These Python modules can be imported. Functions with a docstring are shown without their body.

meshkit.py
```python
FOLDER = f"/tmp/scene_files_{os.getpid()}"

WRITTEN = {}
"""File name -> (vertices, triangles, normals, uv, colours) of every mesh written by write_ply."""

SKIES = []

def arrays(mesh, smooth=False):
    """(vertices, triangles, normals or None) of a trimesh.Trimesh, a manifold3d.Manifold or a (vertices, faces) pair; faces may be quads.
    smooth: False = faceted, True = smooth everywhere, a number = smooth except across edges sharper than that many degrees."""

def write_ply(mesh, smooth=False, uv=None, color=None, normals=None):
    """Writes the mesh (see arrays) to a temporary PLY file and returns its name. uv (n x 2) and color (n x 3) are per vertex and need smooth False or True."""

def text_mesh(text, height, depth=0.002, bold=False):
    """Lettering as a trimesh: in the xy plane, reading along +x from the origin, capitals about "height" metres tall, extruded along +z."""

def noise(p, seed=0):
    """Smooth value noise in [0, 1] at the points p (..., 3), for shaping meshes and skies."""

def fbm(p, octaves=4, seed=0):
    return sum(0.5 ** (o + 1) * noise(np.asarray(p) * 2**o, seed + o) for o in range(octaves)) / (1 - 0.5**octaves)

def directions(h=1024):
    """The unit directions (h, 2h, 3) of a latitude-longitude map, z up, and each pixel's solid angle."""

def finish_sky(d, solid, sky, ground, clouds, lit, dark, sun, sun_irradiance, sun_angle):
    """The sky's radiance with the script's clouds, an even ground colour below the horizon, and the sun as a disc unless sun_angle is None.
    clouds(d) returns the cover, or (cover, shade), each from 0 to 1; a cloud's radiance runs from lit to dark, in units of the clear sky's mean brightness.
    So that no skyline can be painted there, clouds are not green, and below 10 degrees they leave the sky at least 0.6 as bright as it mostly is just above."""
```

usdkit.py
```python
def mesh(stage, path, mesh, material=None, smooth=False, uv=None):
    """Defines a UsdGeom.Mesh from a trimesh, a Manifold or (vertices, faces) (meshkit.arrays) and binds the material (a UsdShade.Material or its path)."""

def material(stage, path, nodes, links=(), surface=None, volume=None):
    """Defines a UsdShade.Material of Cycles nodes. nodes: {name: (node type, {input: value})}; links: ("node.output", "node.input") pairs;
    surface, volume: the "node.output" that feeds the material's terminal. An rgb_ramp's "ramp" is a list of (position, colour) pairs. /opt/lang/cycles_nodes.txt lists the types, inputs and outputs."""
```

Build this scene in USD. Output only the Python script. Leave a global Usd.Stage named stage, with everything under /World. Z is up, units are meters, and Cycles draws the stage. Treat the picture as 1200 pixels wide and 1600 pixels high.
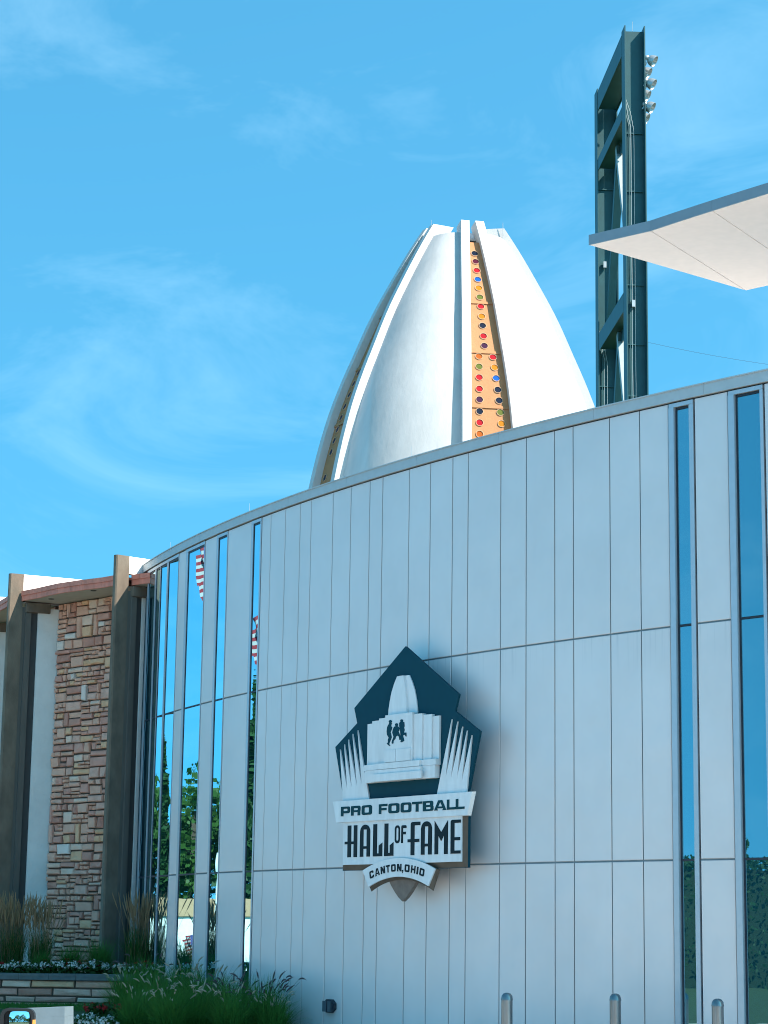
import math, random
import numpy as np
import trimesh
import usdkit, meshkit
from pxr import Usd, UsdGeom, UsdLux, UsdShade, Gf, Sdf, Vt
from shapely.geometry import Polygon, LineString, Point, box as sbox
from shapely.ops import unary_union
from shapely import affinity

stage = Usd.Stage.CreateInMemory()
UsdGeom.SetStageUpAxis(stage, 'Z'); UsdGeom.SetStageMetersPerUnit(stage, 1.0)
UsdGeom.Xform.Define(stage, '/World')

# ------------------------------------------------------------------ camera
F_PX, PITCH, ROLL, EYE = 3360.3, 0.1920, 0.0143, np.array([0, 0, 2.05])
cam = UsdGeom.Camera.Define(stage, '/World/camera')
cam.CreateHorizontalApertureAttr(24.0); cam.CreateVerticalApertureAttr(32.0)
cam.CreateFocalLengthAttr(F_PX / 1200 * 24.0)
cam.CreateClippingRangeAttr(Gf.Vec2f(0.1, 5000))
cam.CreateExposureAttr(1.5)
cp, sp, cr, sr = math.cos(PITCH), math.sin(PITCH), math.cos(ROLL), math.sin(ROLL)
r0, u0, fw = np.array([1, 0, 0]), np.array([0, -sp, cp]), np.array([0, cp, sp])
rt, up = cr * r0 + sr * u0, -sr * r0 + cr * u0
M = np.eye(4); M[0, :3], M[1, :3], M[2, :3], M[3, :3] = rt, up, -fw, EYE
cam.AddTransformOp().Set(Gf.Matrix4d(*M.ravel().tolist()))

# ------------------------------------------------------------------ sky and sun
SUN = np.array([0.85, -0.48, 1.0]); SUN = SUN / np.linalg.norm(SUN)
SUN_EL, SUN_ROT = math.asin(SUN[2]), math.atan2(SUN[0], SUN[1])
sun = UsdLux.DistantLight.Define(stage, '/World/sun')
sun.CreateIntensityAttr(0.95); sun.CreateAngleAttr(0.5); sun.CreateNormalizeAttr(True)
sun.CreateColorAttr(Gf.Vec3f(1.0, 0.91, 0.80))
zx = SUN; xx = np.cross([0, 0, 1], zx); xx /= np.linalg.norm(xx); yx = np.cross(zx, xx)
Ms = np.eye(4); Ms[0, :3], Ms[1, :3], Ms[2, :3] = xx, yx, zx
sun.AddTransformOp().Set(Gf.Matrix4d(*Ms.ravel().tolist()))
sky_mat = usdkit.material(stage, '/World/Looks/sky', {
    'sky': ('sky_texture', {'sky_type': 'single_scattering', 'sun_disc': False, 'sun_elevation': SUN_EL, 'sun_rotation': SUN_ROT,
                            'altitude': 100.0, 'air_density': 1.0, 'aerosol_density': 0.6, 'ozone_density': 1.5}),
    'tint': ('mix_color', {'blend_type': 'multiply', 'fac': 1.0, 'b': (0.36, 1.0, 0.98), 'use_clamp': False}),
    'tc': ('texture_coordinate', {}), 'lift': ('vector_math', {'math_type': 'add', 'vector2': (0.0, 0.0, 0.36)}), 'nrm': ('vector_math', {'math_type': 'normalize'}),
    'map': ('mapping', {'scale': (2.6, 2.6, 7.0), 'rotation': (0.35, 0.25, 0.4), 'location': (14.6, 7.4, 5.5)}),
    'n': ('noise_texture', {'scale': 2.2, 'detail': 9.0, 'roughness': 0.62, 'distortion': 0.9}),
    'ramp': ('rgb_ramp', {'ramp': [(0.0, (0, 0, 0)), (0.50, (0, 0, 0)), (0.74, (0.14, 0.14, 0.14)), (1.0, (0.25, 0.25, 0.25))]}),
    'cloud': ('mix_color', {'blend_type': 'mix', 'b': (2.9, 4.4, 5.2), 'use_clamp': False}),
    'bg': ('background_shader', {'strength': 0.12})},
    [('tc.generated', 'lift.vector1'), ('lift.vector', 'nrm.vector1'), ('nrm.vector', 'sky.vector'), ('sky.color', 'tint.a'), ('tc.generated', 'map.vector'), ('map.vector', 'n.vector'), ('n.fac', 'ramp.fac'), ('tint.result', 'cloud.a'),
     ('ramp.color', 'cloud.fac'), ('cloud.result', 'bg.color')], surface='bg.background')
dome = UsdLux.DomeLight.Define(stage, '/World/sky')
UsdShade.MaterialBindingAPI.Apply(dome.GetPrim()).Bind(sky_mat)
dome.GetPrim().SetCustomDataByKey('kind', 'structure')

# ------------------------------------------------------------------ helpers
used = {}
def path_for(name, parent=None):
    base = (str(parent.GetPath()) if parent else '/World') + '/' + name
    k = used.get(base, 0); used[base] = k + 1
    return base if k == 0 else f'{base}_{k:03d}'
def prim(p): return p if isinstance(p, Usd.Prim) else p.GetPrim()
def tag(p, label=None, cat=None, group=None, kind=None):
    p = prim(p)
    for k, v in (('label', label), ('category', cat), ('group', group), ('kind', kind)):
        if v: p.SetCustomDataByKey(k, v)
    return p
def thing(name, label=None, cat=None, loc=(0, 0, 0), rz=0, group=None, scale=None):
    x = UsdGeom.Xform.Define(stage, path_for(name))
    x.AddTranslateOp().Set(Gf.Vec3d(*map(float, loc)))
    x.AddRotateZOp().Set(float(rz))
    if scale is not None: x.AddScaleOp().Set(Gf.Vec3f(*([scale] * 3 if np.isscalar(scale) else scale)))
    return tag(x, label, cat, group)
def copy(src, name, label, cat, loc, rz=0, group=None, scale=None):
    o = thing(name, label, cat, loc, rz, group, scale)
    o.GetReferences().AddInternalReference(src.GetPath()); o.SetInstanceable(True)
    return o
def part(name, m, mat, parent=None, smooth=False, label=None):
    if isinstance(m, list): m = trimesh.util.concatenate(m)
    o = usdkit.mesh(stage, path_for(name, parent), m, MATS[mat], smooth=smooth).GetPrim()
    if label: tag(o, label)
    return o
def hexa(p):  # 8 points: bottom ring 0-3, top ring 4-7
    f = [(0, 3, 2, 1), (4, 5, 6, 7), (0, 1, 5, 4), (1, 2, 6, 5), (2, 3, 7, 6), (3, 0, 4, 7)]
    m = trimesh.Trimesh(np.array(p, float), np.array([t for a, b, c, d in f for t in ((a, b, c), (a, c, d))]), process=False)
    if m.volume < 0: m.invert()
    return m
def bx(x0, x1, y0, y1, z0, z1):
    return hexa([(x0, y0, z0), (x1, y0, z0), (x1, y1, z0), (x0, y1, z0), (x0, y0, z1), (x1, y0, z1), (x1, y1, z1), (x0, y1, z1)])
def obx(o, a, b, u0, u1, v0, v1, z0, z1):
    """box in the frame o + u*a + v*b (a, b plan directions)"""
    o, a, b = (np.array(q, float)[:2] for q in (o, a, b))
    q = [(*(o + a * u + b * v), z) for z in (z0, z1) for u, v in ((u0, v0), (u1, v0), (u1, v1), (u0, v1))]
    return hexa(q)
def beam(p, q, w, h, side):
    """box beam from p to q, width w along side, height h across"""
    p, q, side = np.array(p, float), np.array(q, float), np.array(side, float)
    d = (q - p) / np.linalg.norm(q - p); side = side - d * (side @ d); side /= np.linalg.norm(side); n = np.cross(d, side)
    return hexa([e + side * su * w / 2 + n * sn * h / 2 for e in (p, q) for su, sn in ((-1, -1), (1, -1), (1, 1), (-1, 1))])
def tubem(pts, rad, sides=6, cap=True):
    p = np.asarray(pts, float); t = np.gradient(p, axis=0); t /= np.linalg.norm(t, axis=1, keepdims=True) + 1e-12
    a = np.cross(t, np.where(np.abs(t[:, 2:]) < 0.9, [0, 0, 1.0], [1.0, 0, 0])); a /= np.linalg.norm(a, axis=1, keepdims=True) + 1e-12
    b = np.cross(t, a); ang = np.arange(sides) * 2 * np.pi / sides
    rr = np.broadcast_to(rad, (len(p),))[:, None, None]
    v = p[:, None] + rr * (np.cos(ang)[None, :, None] * a[:, None] + np.sin(ang)[None, :, None] * b[:, None])
    i, j = np.meshgrid(np.arange(len(p) - 1), np.arange(sides), indexing='ij')
    q = np.stack([i * sides + j, i * sides + (j + 1) % sides, (i + 1) * sides + (j + 1) % sides, (i + 1) * sides + j], -1).reshape(-1, 4)
    f = np.vstack([q[:, [0, 1, 2]], q[:, [0, 2, 3]]]); v = v.reshape(-1, 3)
    if cap:
        n = len(v); v = np.vstack([v, p[:1], p[-1:]]); L = (len(p) - 1) * sides
        f = np.vstack([f] + [[[n, (k + 1) % sides, k], [n + 1, L + k, L + (k + 1) % sides]] for k in range(sides)])
    return trimesh.Trimesh(v, f, process=False)
def prism(poly, d0, d1):
    """extrudes a shapely polygon (u, v) from d0 to d1 (third axis)"""
    gs = [g for g in getattr(poly, 'geoms', [poly]) if g.area > 1e-7]
    ms = []
    for g in gs:
        m = trimesh.creation.extrude_polygon(g, d1 - d0, engine='earcut'); m.apply_translation([0, 0, d0]); ms.append(m)
    return trimesh.util.concatenate(ms)
def lathe(profile, n=24, c=(0, 0)):
    m = trimesh.creation.revolve(np.array(profile, float), sections=n); m.apply_translation([c[0], c[1], 0]); return m

# ------------------------------------------------------------------ materials
MATS = {}
def mat(name, col, rough=0.6, metal=0.0, var=0.08, scale=6.0, bump=0.0, bscale=40.0, spec=0.5, stretch=(1, 1, 1), col2=None, coat=0.0, obj=False):
    c = np.array(col, float); lo, hi = (c * (1 - var), c * (1 + var)) if col2 is None else (c, np.array(col2, float))
    nodes = {'g': ('geometry', {}), 'map': ('mapping', {'scale': stretch}), 'n': ('noise_texture', {'scale': scale, 'detail': 6.0, 'roughness': 0.6}),
             'ramp': ('rgb_ramp', {'ramp': [(0.0, tuple(lo)), (0.3, tuple(lo)), (0.7, tuple(hi)), (1.0, tuple(hi))]}),
             'p': ('principled_bsdf', {'roughness': rough, 'metallic': metal, 'specular_ior_level': spec, 'coat_weight': coat})}
    links = [('map.vector', 'n.vector'), ('n.fac', 'ramp.fac'), ('ramp.color', 'p.base_color')]
    if obj: nodes['tc'] = ('texture_coordinate', {}); links.append(('tc.object', 'map.vector'))
    else: links.append(('g.position', 'map.vector'))
    if bump:
        nodes['nb'] = ('noise_texture', {'scale': bscale, 'detail': 5.0, 'roughness': 0.65}); nodes['b'] = ('bump', {'strength': 1.0, 'distance': bump})
        links += [('map.vector', 'nb.vector'), ('nb.fac', 'b.height'), ('b.normal', 'p.normal')]
    MATS[name] = usdkit.material(stage, '/World/Looks/' + name, nodes, links, surface='p.BSDF'); return MATS[name]

# wall panels: satin metal sheet, faint streaks of dirt run down from the upper joint
MATS['wall_panel'] = usdkit.material(stage, '/World/Looks/wall_panel', {
    'g': ('geometry', {}), 'xyz': ('separate_xyz', {}),
    'm1': ('mapping', {'scale': (9.0, 9.0, 0.18)}), 'n1': ('noise_texture', {'scale': 2.2, 'detail': 5.0, 'roughness': 0.7}),
    'r1': ('map_range', {'from_min': 0.56, 'from_max': 0.72, 'to_min': 0.0, 'to_max': 1.0, 'clamp': True}),
    'r2': ('map_range', {'from_min': 5.95, 'from_max': 6.58, 'to_min': 0.0, 'to_max': 1.0, 'clamp': True}),
    'r3': ('math', {'math_type': 'less_than', 'value2': 6.585}),
    'mm': ('math', {'math_type': 'multiply'}), 'mm2': ('math', {'math_type': 'multiply'}), 'mm3': ('math', {'math_type': 'multiply', 'value2': 0.35}),
    'n2': ('noise_texture', {'scale': 0.7, 'detail': 5.0, 'roughness': 0.6}),
    'ramp': ('rgb_ramp', {'ramp': [(0.3, (0.645, 0.595, 0.585)), (0.7, (0.705, 0.65, 0.64))]}),
    'rv': ('map_range', {'value': 0.5, 'from_min': 0.0, 'from_max': 1.0, 'to_min': 0.935, 'to_max': 1.045}), 'oi': ('geometry', {}),
    'vv': ('vector_math', {'math_type': 'scale'}),
    'mix': ('mix_color', {'blend_type': 'mix', 'b': (0.16, 0.2, 0.23)}),
    'nb': ('noise_texture', {'scale': 0.9, 'detail': 2.0}), 'b': ('bump', {'strength': 0.5, 'distance': 0.05}),
    'p': ('principled_bsdf', {'roughness': 0.42, 'metallic': 0.35, 'specular_ior_level': 0.4})},
    [('g.position', 'xyz.vector'), ('g.position', 'm1.vector'), ('m1.vector', 'n1.vector'), ('n1.fac', 'r1.value'), ('xyz.z', 'r2.value'), ('xyz.z', 'r3.value1'),
     ('r1.result', 'mm.value1'), ('r2.result', 'mm.value2'), ('mm.value', 'mm2.value1'), ('r3.value', 'mm2.value2'), ('mm2.value', 'mm3.value1'),
     ('g.position', 'n2.vector'), ('n2.fac', 'ramp.fac'), ('g.random_per_island', 'rv.value'), ('ramp.color', 'vv.vector1'), ('rv.result', 'vv.scale'), ('vv.vector', 'mix.a'),
     ('mm3.value', 'mix.fac'), ('mix.result', 'p.base_color'), ('g.position', 'nb.vector'), ('nb.fac', 'b.height'), ('b.normal', 'p.normal')], surface='p.BSDF')
mat('coping_metal', (0.40, 0.42, 0.43), 0.45, 0.3, 0.05)
mat('jamb_metal', (0.42, 0.46, 0.50), 0.35, 0.5, 0.04)
mat('dark_gasket', (0.008, 0.014, 0.025), 0.5)
mat('wall_backing', (0.05, 0.07, 0.085), 0.8)
mat('joint_sealant', (0.17, 0.23, 0.265), 0.8)
mat('roof_membrane', (0.80, 0.77, 0.70), 0.8, var=0.05)
# reflective glazing: dark body glass, mirror part by fresnel, slight roller waves
MATS['glazing'] = usdkit.material(stage, '/World/Looks/glazing', {
    'g': ('geometry', {}), 'map': ('mapping', {'scale': (1.0, 1.0, 0.55)}), 'n': ('noise_texture', {'scale': 1.6, 'detail': 1.5}),
    'b': ('bump', {'strength': 0.25, 'distance': 0.004}), 'lw': ('layer_weight', {'blend': 0.5}), 'mr': ('map_range', {'from_min': 0.15, 'from_max': 0.62, 'to_min': 0.36, 'to_max': 0.88, 'clamp': True}),
    'd': ('diffuse_bsdf', {'color': (0.003, 0.03, 0.04)}), 's': ('glossy_bsdf', {'color': (0.50, 0.88, 1.0), 'roughness': 0.0}), 'm': ('mix_closure', {})},
    [('g.position', 'map.vector'), ('map.vector', 'n.vector'), ('n.fac', 'b.height'), ('b.normal', 's.normal'), ('lw.facing', 'mr.value'), ('mr.result', 'm.fac'), ('d.BSDF', 'm.closure1'), ('s.BSDF', 'm.closure2')], surface='m.closure')
mat('teal_paint', (0.001, 0.040, 0.062), 0.6, var=0.06, spec=0.12)
mat('sign_white', (0.60, 0.61, 0.62), 0.45, 0.1, 0.08, scale=2.5, stretch=(3, 3, .6))
mat('sign_letter_teal', (0.002, 0.038, 0.05), 0.5, spec=0.12)
mat('sign_letter_black', (0.003, 0.007, 0.010), 0.35, spec=0.15)
mat('sign_skirt', (0.085, 0.062, 0.045), 0.6, var=0.15)  # brown of ground bounce on the undersides, put into the colour
mat('football_brown', (0.15, 0.115, 0.095), 0.7, var=0.2, scale=9)
mat('white_render', (0.47, 0.46, 0.455), 0.85, var=0.075, scale=1.6, bump=0.007, bscale=4.5, stretch=(1.6, 1.6, .45))
mat('white_rib', (0.50, 0.49, 0.485), 0.8, var=0.03, bump=0.006, bscale=20)
mat('tan_render', (0.40, 0.18, 0.078), 0.85, var=0.07, scale=3, bump=0.01, bscale=14)
mat('disc_rim', (0.50, 0.31, 0.19), 0.7)
mat('skylight', (0.7, 0.74, 0.78), 0.3)
for n_, c_ in dict(navy=(0.012, 0.018, 0.04), maroon=(0.09, 0.012, 0.03), red=(0.42, 0.012, 0.02), blue=(0.01, 0.10, 0.42), amber=(0.55, 0.19, 0.012), green=(0.13, 0.15, 0.03),
                   purple=(0.06, 0.018, 0.05), orange=(0.42, 0.10, 0.015)).items():
    mat('glass_' + n_, tuple(v * .8 for v in c_), 0.25, spec=0.15)
mat('tower_steel', (0.012, 0.072, 0.084), 0.5, var=0.12, scale=1.5)
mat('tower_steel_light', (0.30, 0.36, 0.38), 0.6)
mat('galvanised', (0.45, 0.47, 0.48), 0.45, 0.6, 0.12)
mat('lamp_metal', (0.42, 0.43, 0.43), 0.35, 0.6)
mat('soffit', (0.84, 0.685, 0.635), 0.7, var=0.03)
mat('fascia', (0.22, 0.25, 0.28), 0.4, 0.3, 0.04)
mat('concrete_dark', (0.14, 0.108, 0.080), 0.85, var=0.3, scale=3.0, bump=0.006, bscale=60, stretch=(1, 1, 0.5))
mat('concrete_grey', (0.11, 0.098, 0.085), 0.85, var=0.2, scale=2.0, bump=0.004, bscale=50, stretch=(1, 1, 0.25))
mat('plaster_white', (0.72, 0.72, 0.70), 0.85, var=0.08, scale=1.5, bump=0.01, bscale=12)
mat('copper', (0.60, 0.185, 0.125), 0.6, 0.1, 0.22, scale=3, stretch=(2, 2, .6))
mat('soffit_grey', (0.40, 0.37, 0.33), 0.8, var=0.06)
mat('slot_dark', (0.05, 0.05, 0.05), 0.8)
STONES = []
for k, (a, b) in enumerate([((0.64, 0.33, 0.235), (0.73, 0.41, 0.30)), ((0.53, 0.24, 0.18), (0.65, 0.325, 0.25)), ((0.66, 0.35, 0.20), (0.75, 0.44, 0.27)), ((0.44, 0.19, 0.14), (0.56, 0.27, 0.20)), ((0.72, 0.48, 0.37), (0.78, 0.55, 0.44)), ((0.68, 0.55, 0.48), (0.76, 0.64, 0.57)), ((0.58, 0.30, 0.225), (0.74, 0.44, 0.34))]):
    mat(f'stone_{"abcdefg"[k]}', a, 0.85, col2=b, scale=4.0, bump=0.02, bscale=22); STONES.append(f'stone_{"abcdefg"[k]}')
mat('mortar', (0.10, 0.062, 0.045), 0.95, var=0.2, scale=20)
mat('slate', (0.10, 0.12, 0.125), 0.7, var=0.2, bump=0.004)
mat('soil', (0.05, 0.035, 0.025), 0.95, var=0.3, scale=12, bump=0.03)
mat('steel_brushed', (0.22, 0.23, 0.24), 0.25, 0.9, 0.12, scale=5, stretch=(6, 6, .8))
mat('bounce_concrete', (0.56, 0.50, 0.43), 0.9, var=0.2, scale=8, bump=0.004, bscale=120)  # kept pale and warm to bounce fill light onto the shaded fronts
mat('pavement', (0.48, 0.44, 0.39), 0.85, var=0.12, scale=3, bump=0.003, bscale=80)
mat('lawn', (0.045, 0.08, 0.025), 0.95, var=0.35, scale=5, bump=0.04, bscale=60)
mat('block_concrete', (0.11, 0.155, 0.185), 0.8, var=0.08, scale=5, bump=0.003, bscale=60)
mat('car_paint', (0.03, 0.035, 0.045), 0.25, 0.2, coat=0.8)
mat('black_plastic', (0.012, 0.013, 0.015), 0.45)
mat('mirror', (0.8, 0.88, 0.9), 0.0, 1.0, 0.0)
mat('amber_lens', (0.75, 0.30, 0.06), 0.25)
mat('rubber', (0.02, 0.02, 0.02), 0.85)
mat('car_glass', (0.01, 0.014, 0.016), 0.03, spec=0.8)
mat('flag_red', (0.20, 0.010, 0.018), 0.8); mat('flag_white', (0.30, 0.29, 0.29), 0.8); mat('flag_blue', (0.02, 0.03, 0.14), 0.8)
mat('leaf_core', (0.012, 0.03, 0.01), 0.9); mat('pole_white', (0.78, 0.78, 0.78), 0.35); mat('bark', (0.10, 0.075, 0.055), 0.9, bump=0.02)
mat('building_tan', (0.45, 0.26, 0.15), 0.8); mat('building_white', (0.78, 0.77, 0.72), 0.8); mat('door_grey', (0.2, 0.2, 0.2), 0.6)
def leaf(name, a, b, trans=0.35, rough=0.55):
    MATS[name] = usdkit.material(stage, '/World/Looks/' + name, {
        'g': ('geometry', {}), 'ramp': ('rgb_ramp', {'ramp': [(0, a), (1, b)]}), 'p': ('principled_bsdf', {'roughness': rough, 'specular_ior_level': 0.3}),
        't': ('translucent_bsdf', {}), 'm': ('mix_closure', {'fac': trans})},
        [('g.random_per_island', 'ramp.fac'), ('ramp.color', 'p.base_color'), ('ramp.color', 't.color'), ('p.BSDF', 'm.closure1'), ('t.BSDF', 'm.closure2')], surface='m.closure')
leaf('grass_green', (0.07, 0.21, 0.04), (0.34, 0.53, 0.14), 0.58); leaf('grass_dark', (0.04, 0.12, 0.025), (0.22, 0.34, 0.09), 0.45)
leaf('seed_purple', (0.10, 0.075, 0.085), (0.24, 0.19, 0.18), 0.2); leaf('seed_pale', (0.4, 0.36, 0.27), (0.65, 0.6, 0.46), 0.25); leaf('seed_tan', (0.34, 0.22, 0.12), (0.62, 0.44, 0.27), 0.25)
leaf('leaf_dark', (0.02, 0.07, 0.015), (0.06, 0.14, 0.03)); leaf('petal_white', (0.68, 0.66, 0.62), (0.8, 0.78, 0.76), 0.3); leaf('petal_red', (0.35, 0.02, 0.02), (0.6, 0.05, 0.035), 0.3)
leaf('tree_leaf', (0.045, 0.11, 0.02), (0.14, 0.24, 0.05)); leaf('cypress_leaf', (0.025, 0.075, 0.02), (0.07, 0.14, 0.035))

# ------------------------------------------------------------------ setting: ground, road with added bounce apron, pavement
WC, WR, TH0 = np.array([41.43, 65.068]), 49.623, -2.533817     # centre and radius of the curved front, bearing of the sign's axis
def wp(s, d, z):
    th = TH0 + s / WR
    return np.array([WC[0] + (WR + d) * math.cos(th), WC[1] + (WR + d) * math.sin(th), z])
def sstep(a, b, x): t = np.clip((np.asarray(x, float) - a) / (b - a), 0, 1); return t * t * (3 - 2 * t)
def gz(x, y):
    x, y = np.asarray(x, float), np.asarray(y, float)
    return 0.44 * sstep(38.5, 44.5, y) * (1 - sstep(-4.5, -1.5, x)) * sstep(-12, -9, x) + 0.02 * np.sin(x * 0.9) * np.sin(y * 0.7) * (y > 30) * (y < 60) - 0.02
xs = np.unique(np.concatenate([np.linspace(-1500, -60, 14), np.linspace(-60, 60, 81), np.linspace(60, 1500, 14), np.linspace(-14, 2, 33)]))
ys = np.unique(np.concatenate([np.linspace(-1500, -40, 14), np.linspace(-40, 110, 101), np.linspace(110, 2000, 16)]))
X, Y = np.meshgrid(xs, ys); Zg = gz(X, Y)
idx = np.arange(X.size).reshape(X.shape)
q = np.stack([idx[:-1, :-1], idx[:-1, 1:], idx[1:, 1:], idx[1:, :-1]], -1).reshape(-1, 4)
tag(part('ground', trimesh.Trimesh(np.c_[X.ravel(), Y.ravel(), Zg.ravel()], np.vstack([q[:, :3], q[:, [0, 2, 3]]]), process=False), 'lawn', smooth=True), kind='structure')
rp = [(-15, 8), (-15, 33), (-48, 34), (-48, 45), (-12, 44), (-9, 39.2), (-3.5, 38.2), (-1.0, 34.5), (3.0, 29.3), (8, 24.6), (14, 21), (40, 6), (40, -25), (-15, -25)]  # far left arm added out of view, bounces sun onto the stone wing
road = prism(Polygon(rp), 0.004, 0.012); road.vertices[:, 2] += 0.01
tag(part('bounce_drive', road, 'bounce_concrete'), kind='structure')
ROADPOLY = Polygon(rp)
# pavement with kerb follows the wall
ss = np.linspace(-3.0, 14, 40)
ring = [wp(s, -0.03, 0)[:2] for s in ss] + [wp(s, 3.2, 0)[:2] for s in ss[::-1]]
tag(part('pavement', prism(Polygon(ring), 0.02, 0.10), 'pavement'), kind='structure')
kr = [wp(s, 3.204, 0)[:2] for s in ss] + [wp(s, 3.36, 0)[:2] for s in ss[::-1]]
tag(part('kerb', prism(Polygon(kr), -0.02, 0.104), 'block_concrete'), kind='structure')

# ------------------------------------------------------------------ curved museum front
def arcbox(s0, s1, d0, d1, z0, z1, n=1):
    ms = []
    e = np.linspace(s0, s1, n + 1)
    if n == 1:
        return hexa([wp(a, d, z) for z in (z0, z1) for a, d in ((s0, d0), (s1, d0), (s1, d1), (s0, d1))])
    poly = [wp(a, d1, 0)[:2] for a in e] + [wp(a, d0, 0)[:2] for a in e[::-1]]
    return prism(Polygon(poly), z0, z1)
cb = thing('curved_building', 'pale metal clad curved museum front with vertical joints and narrow blue windows', 'building')
Z_TIER = [(0.11, 3.112), (3.136, 6.583), (6.607, 10.035)]
lines = [-5.55, -4.906, -4.288, -3.845, -3.013, -2.365, -1.715, -1.29, -0.451, 0.184, 0.82, 1.248, 2.108, 2.744, 3.425, 3.853, 4.664, 5.304, 5.893]
cols = [(-10.742, -10.236), (-8.975, -8.308), (-7.667, -6.468), (-5.96, lines[0])] + list(zip(lines[:-1], lines[1:])) + [(6.41, 7.046), (7.715, 8.35)]
s_ = 8.35
for w in (0.84, 0.64, 0.64, 0.43) * 2: cols.append((s_, s_ + w)); s_ += w
rng = random.Random(3)
def panel(s0, s1, z0, z1):
    g, c = 0.008, 0.007; j = rng.uniform(-0.001, 0.001)
    a, b = s0 + g, s1 - g
    ring0 = [wp(s, d, z) for z in (z0, z1) for s, d in ((a, -0.045), (b, -0.045), (b, -c), (a, -c))]
    m = hexa(ring0)
    front = hexa([wp(a, -c, z0), wp(b, -c, z0), wp(b - c, j * .5, z0 + c), wp(a + c, -j * .5, z0 + c), wp(a, -c, z1), wp(b, -c, z1), wp(b - c, j * .5, z1 - c), wp(a + c, -j * .5, z1 - c)])
    # one closed panel with chamfered face edges
    return front
for s0, s1 in cols:
    for z0, z1 in Z_TIER: part('panel', panel(s0, s1, z0, z1), 'wall_panel', cb)
S_END = s_
part('wall_core', arcbox(-13.85, S_END, -0.5, -0.062, 0.0, 10.06, 60), 'wall_backing', cb)
for a, b, k in ((-10.742, -10.236, 1), (-8.975, -8.308, 1), (-7.667, -6.468, 1), (-5.96, 5.893, 30), (6.41, 7.046, 1), (7.715, S_END, 10)): part('joint_backing', arcbox(a + .002, b - .002, -0.0615, -0.022, 0.11, 10.033, k), 'joint_sealant', cb)
wins = [((-13.36, -13.24), (-13.24, -12.66), (-12.656, -12.60)), ((-12.60, -12.552), (-12.552, -12.20), (-12.198, -12.18)), ((-12.18, -12.157), (-12.157, -11.633), (-11.63, -11.60)),
        ((-11.60, -11.519), (-11.519, -10.757), (-10.757, -10.742)), ((-10.205, -10.08), (-10.08, -9.012), (-9.012, -8.98)), ((-8.282, -8.19), (-8.19, -7.705), (-7.705, -7.672)),
        ((-6.444, -6.355), (-6.355, -6.026), (-6.026, -5.972)), ((5.915, 6.017), (6.017, 6.308), (6.308, 6.392)), ((7.066, 7.176), (7.176, 7.64), (7.64, 7.697))]
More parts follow.
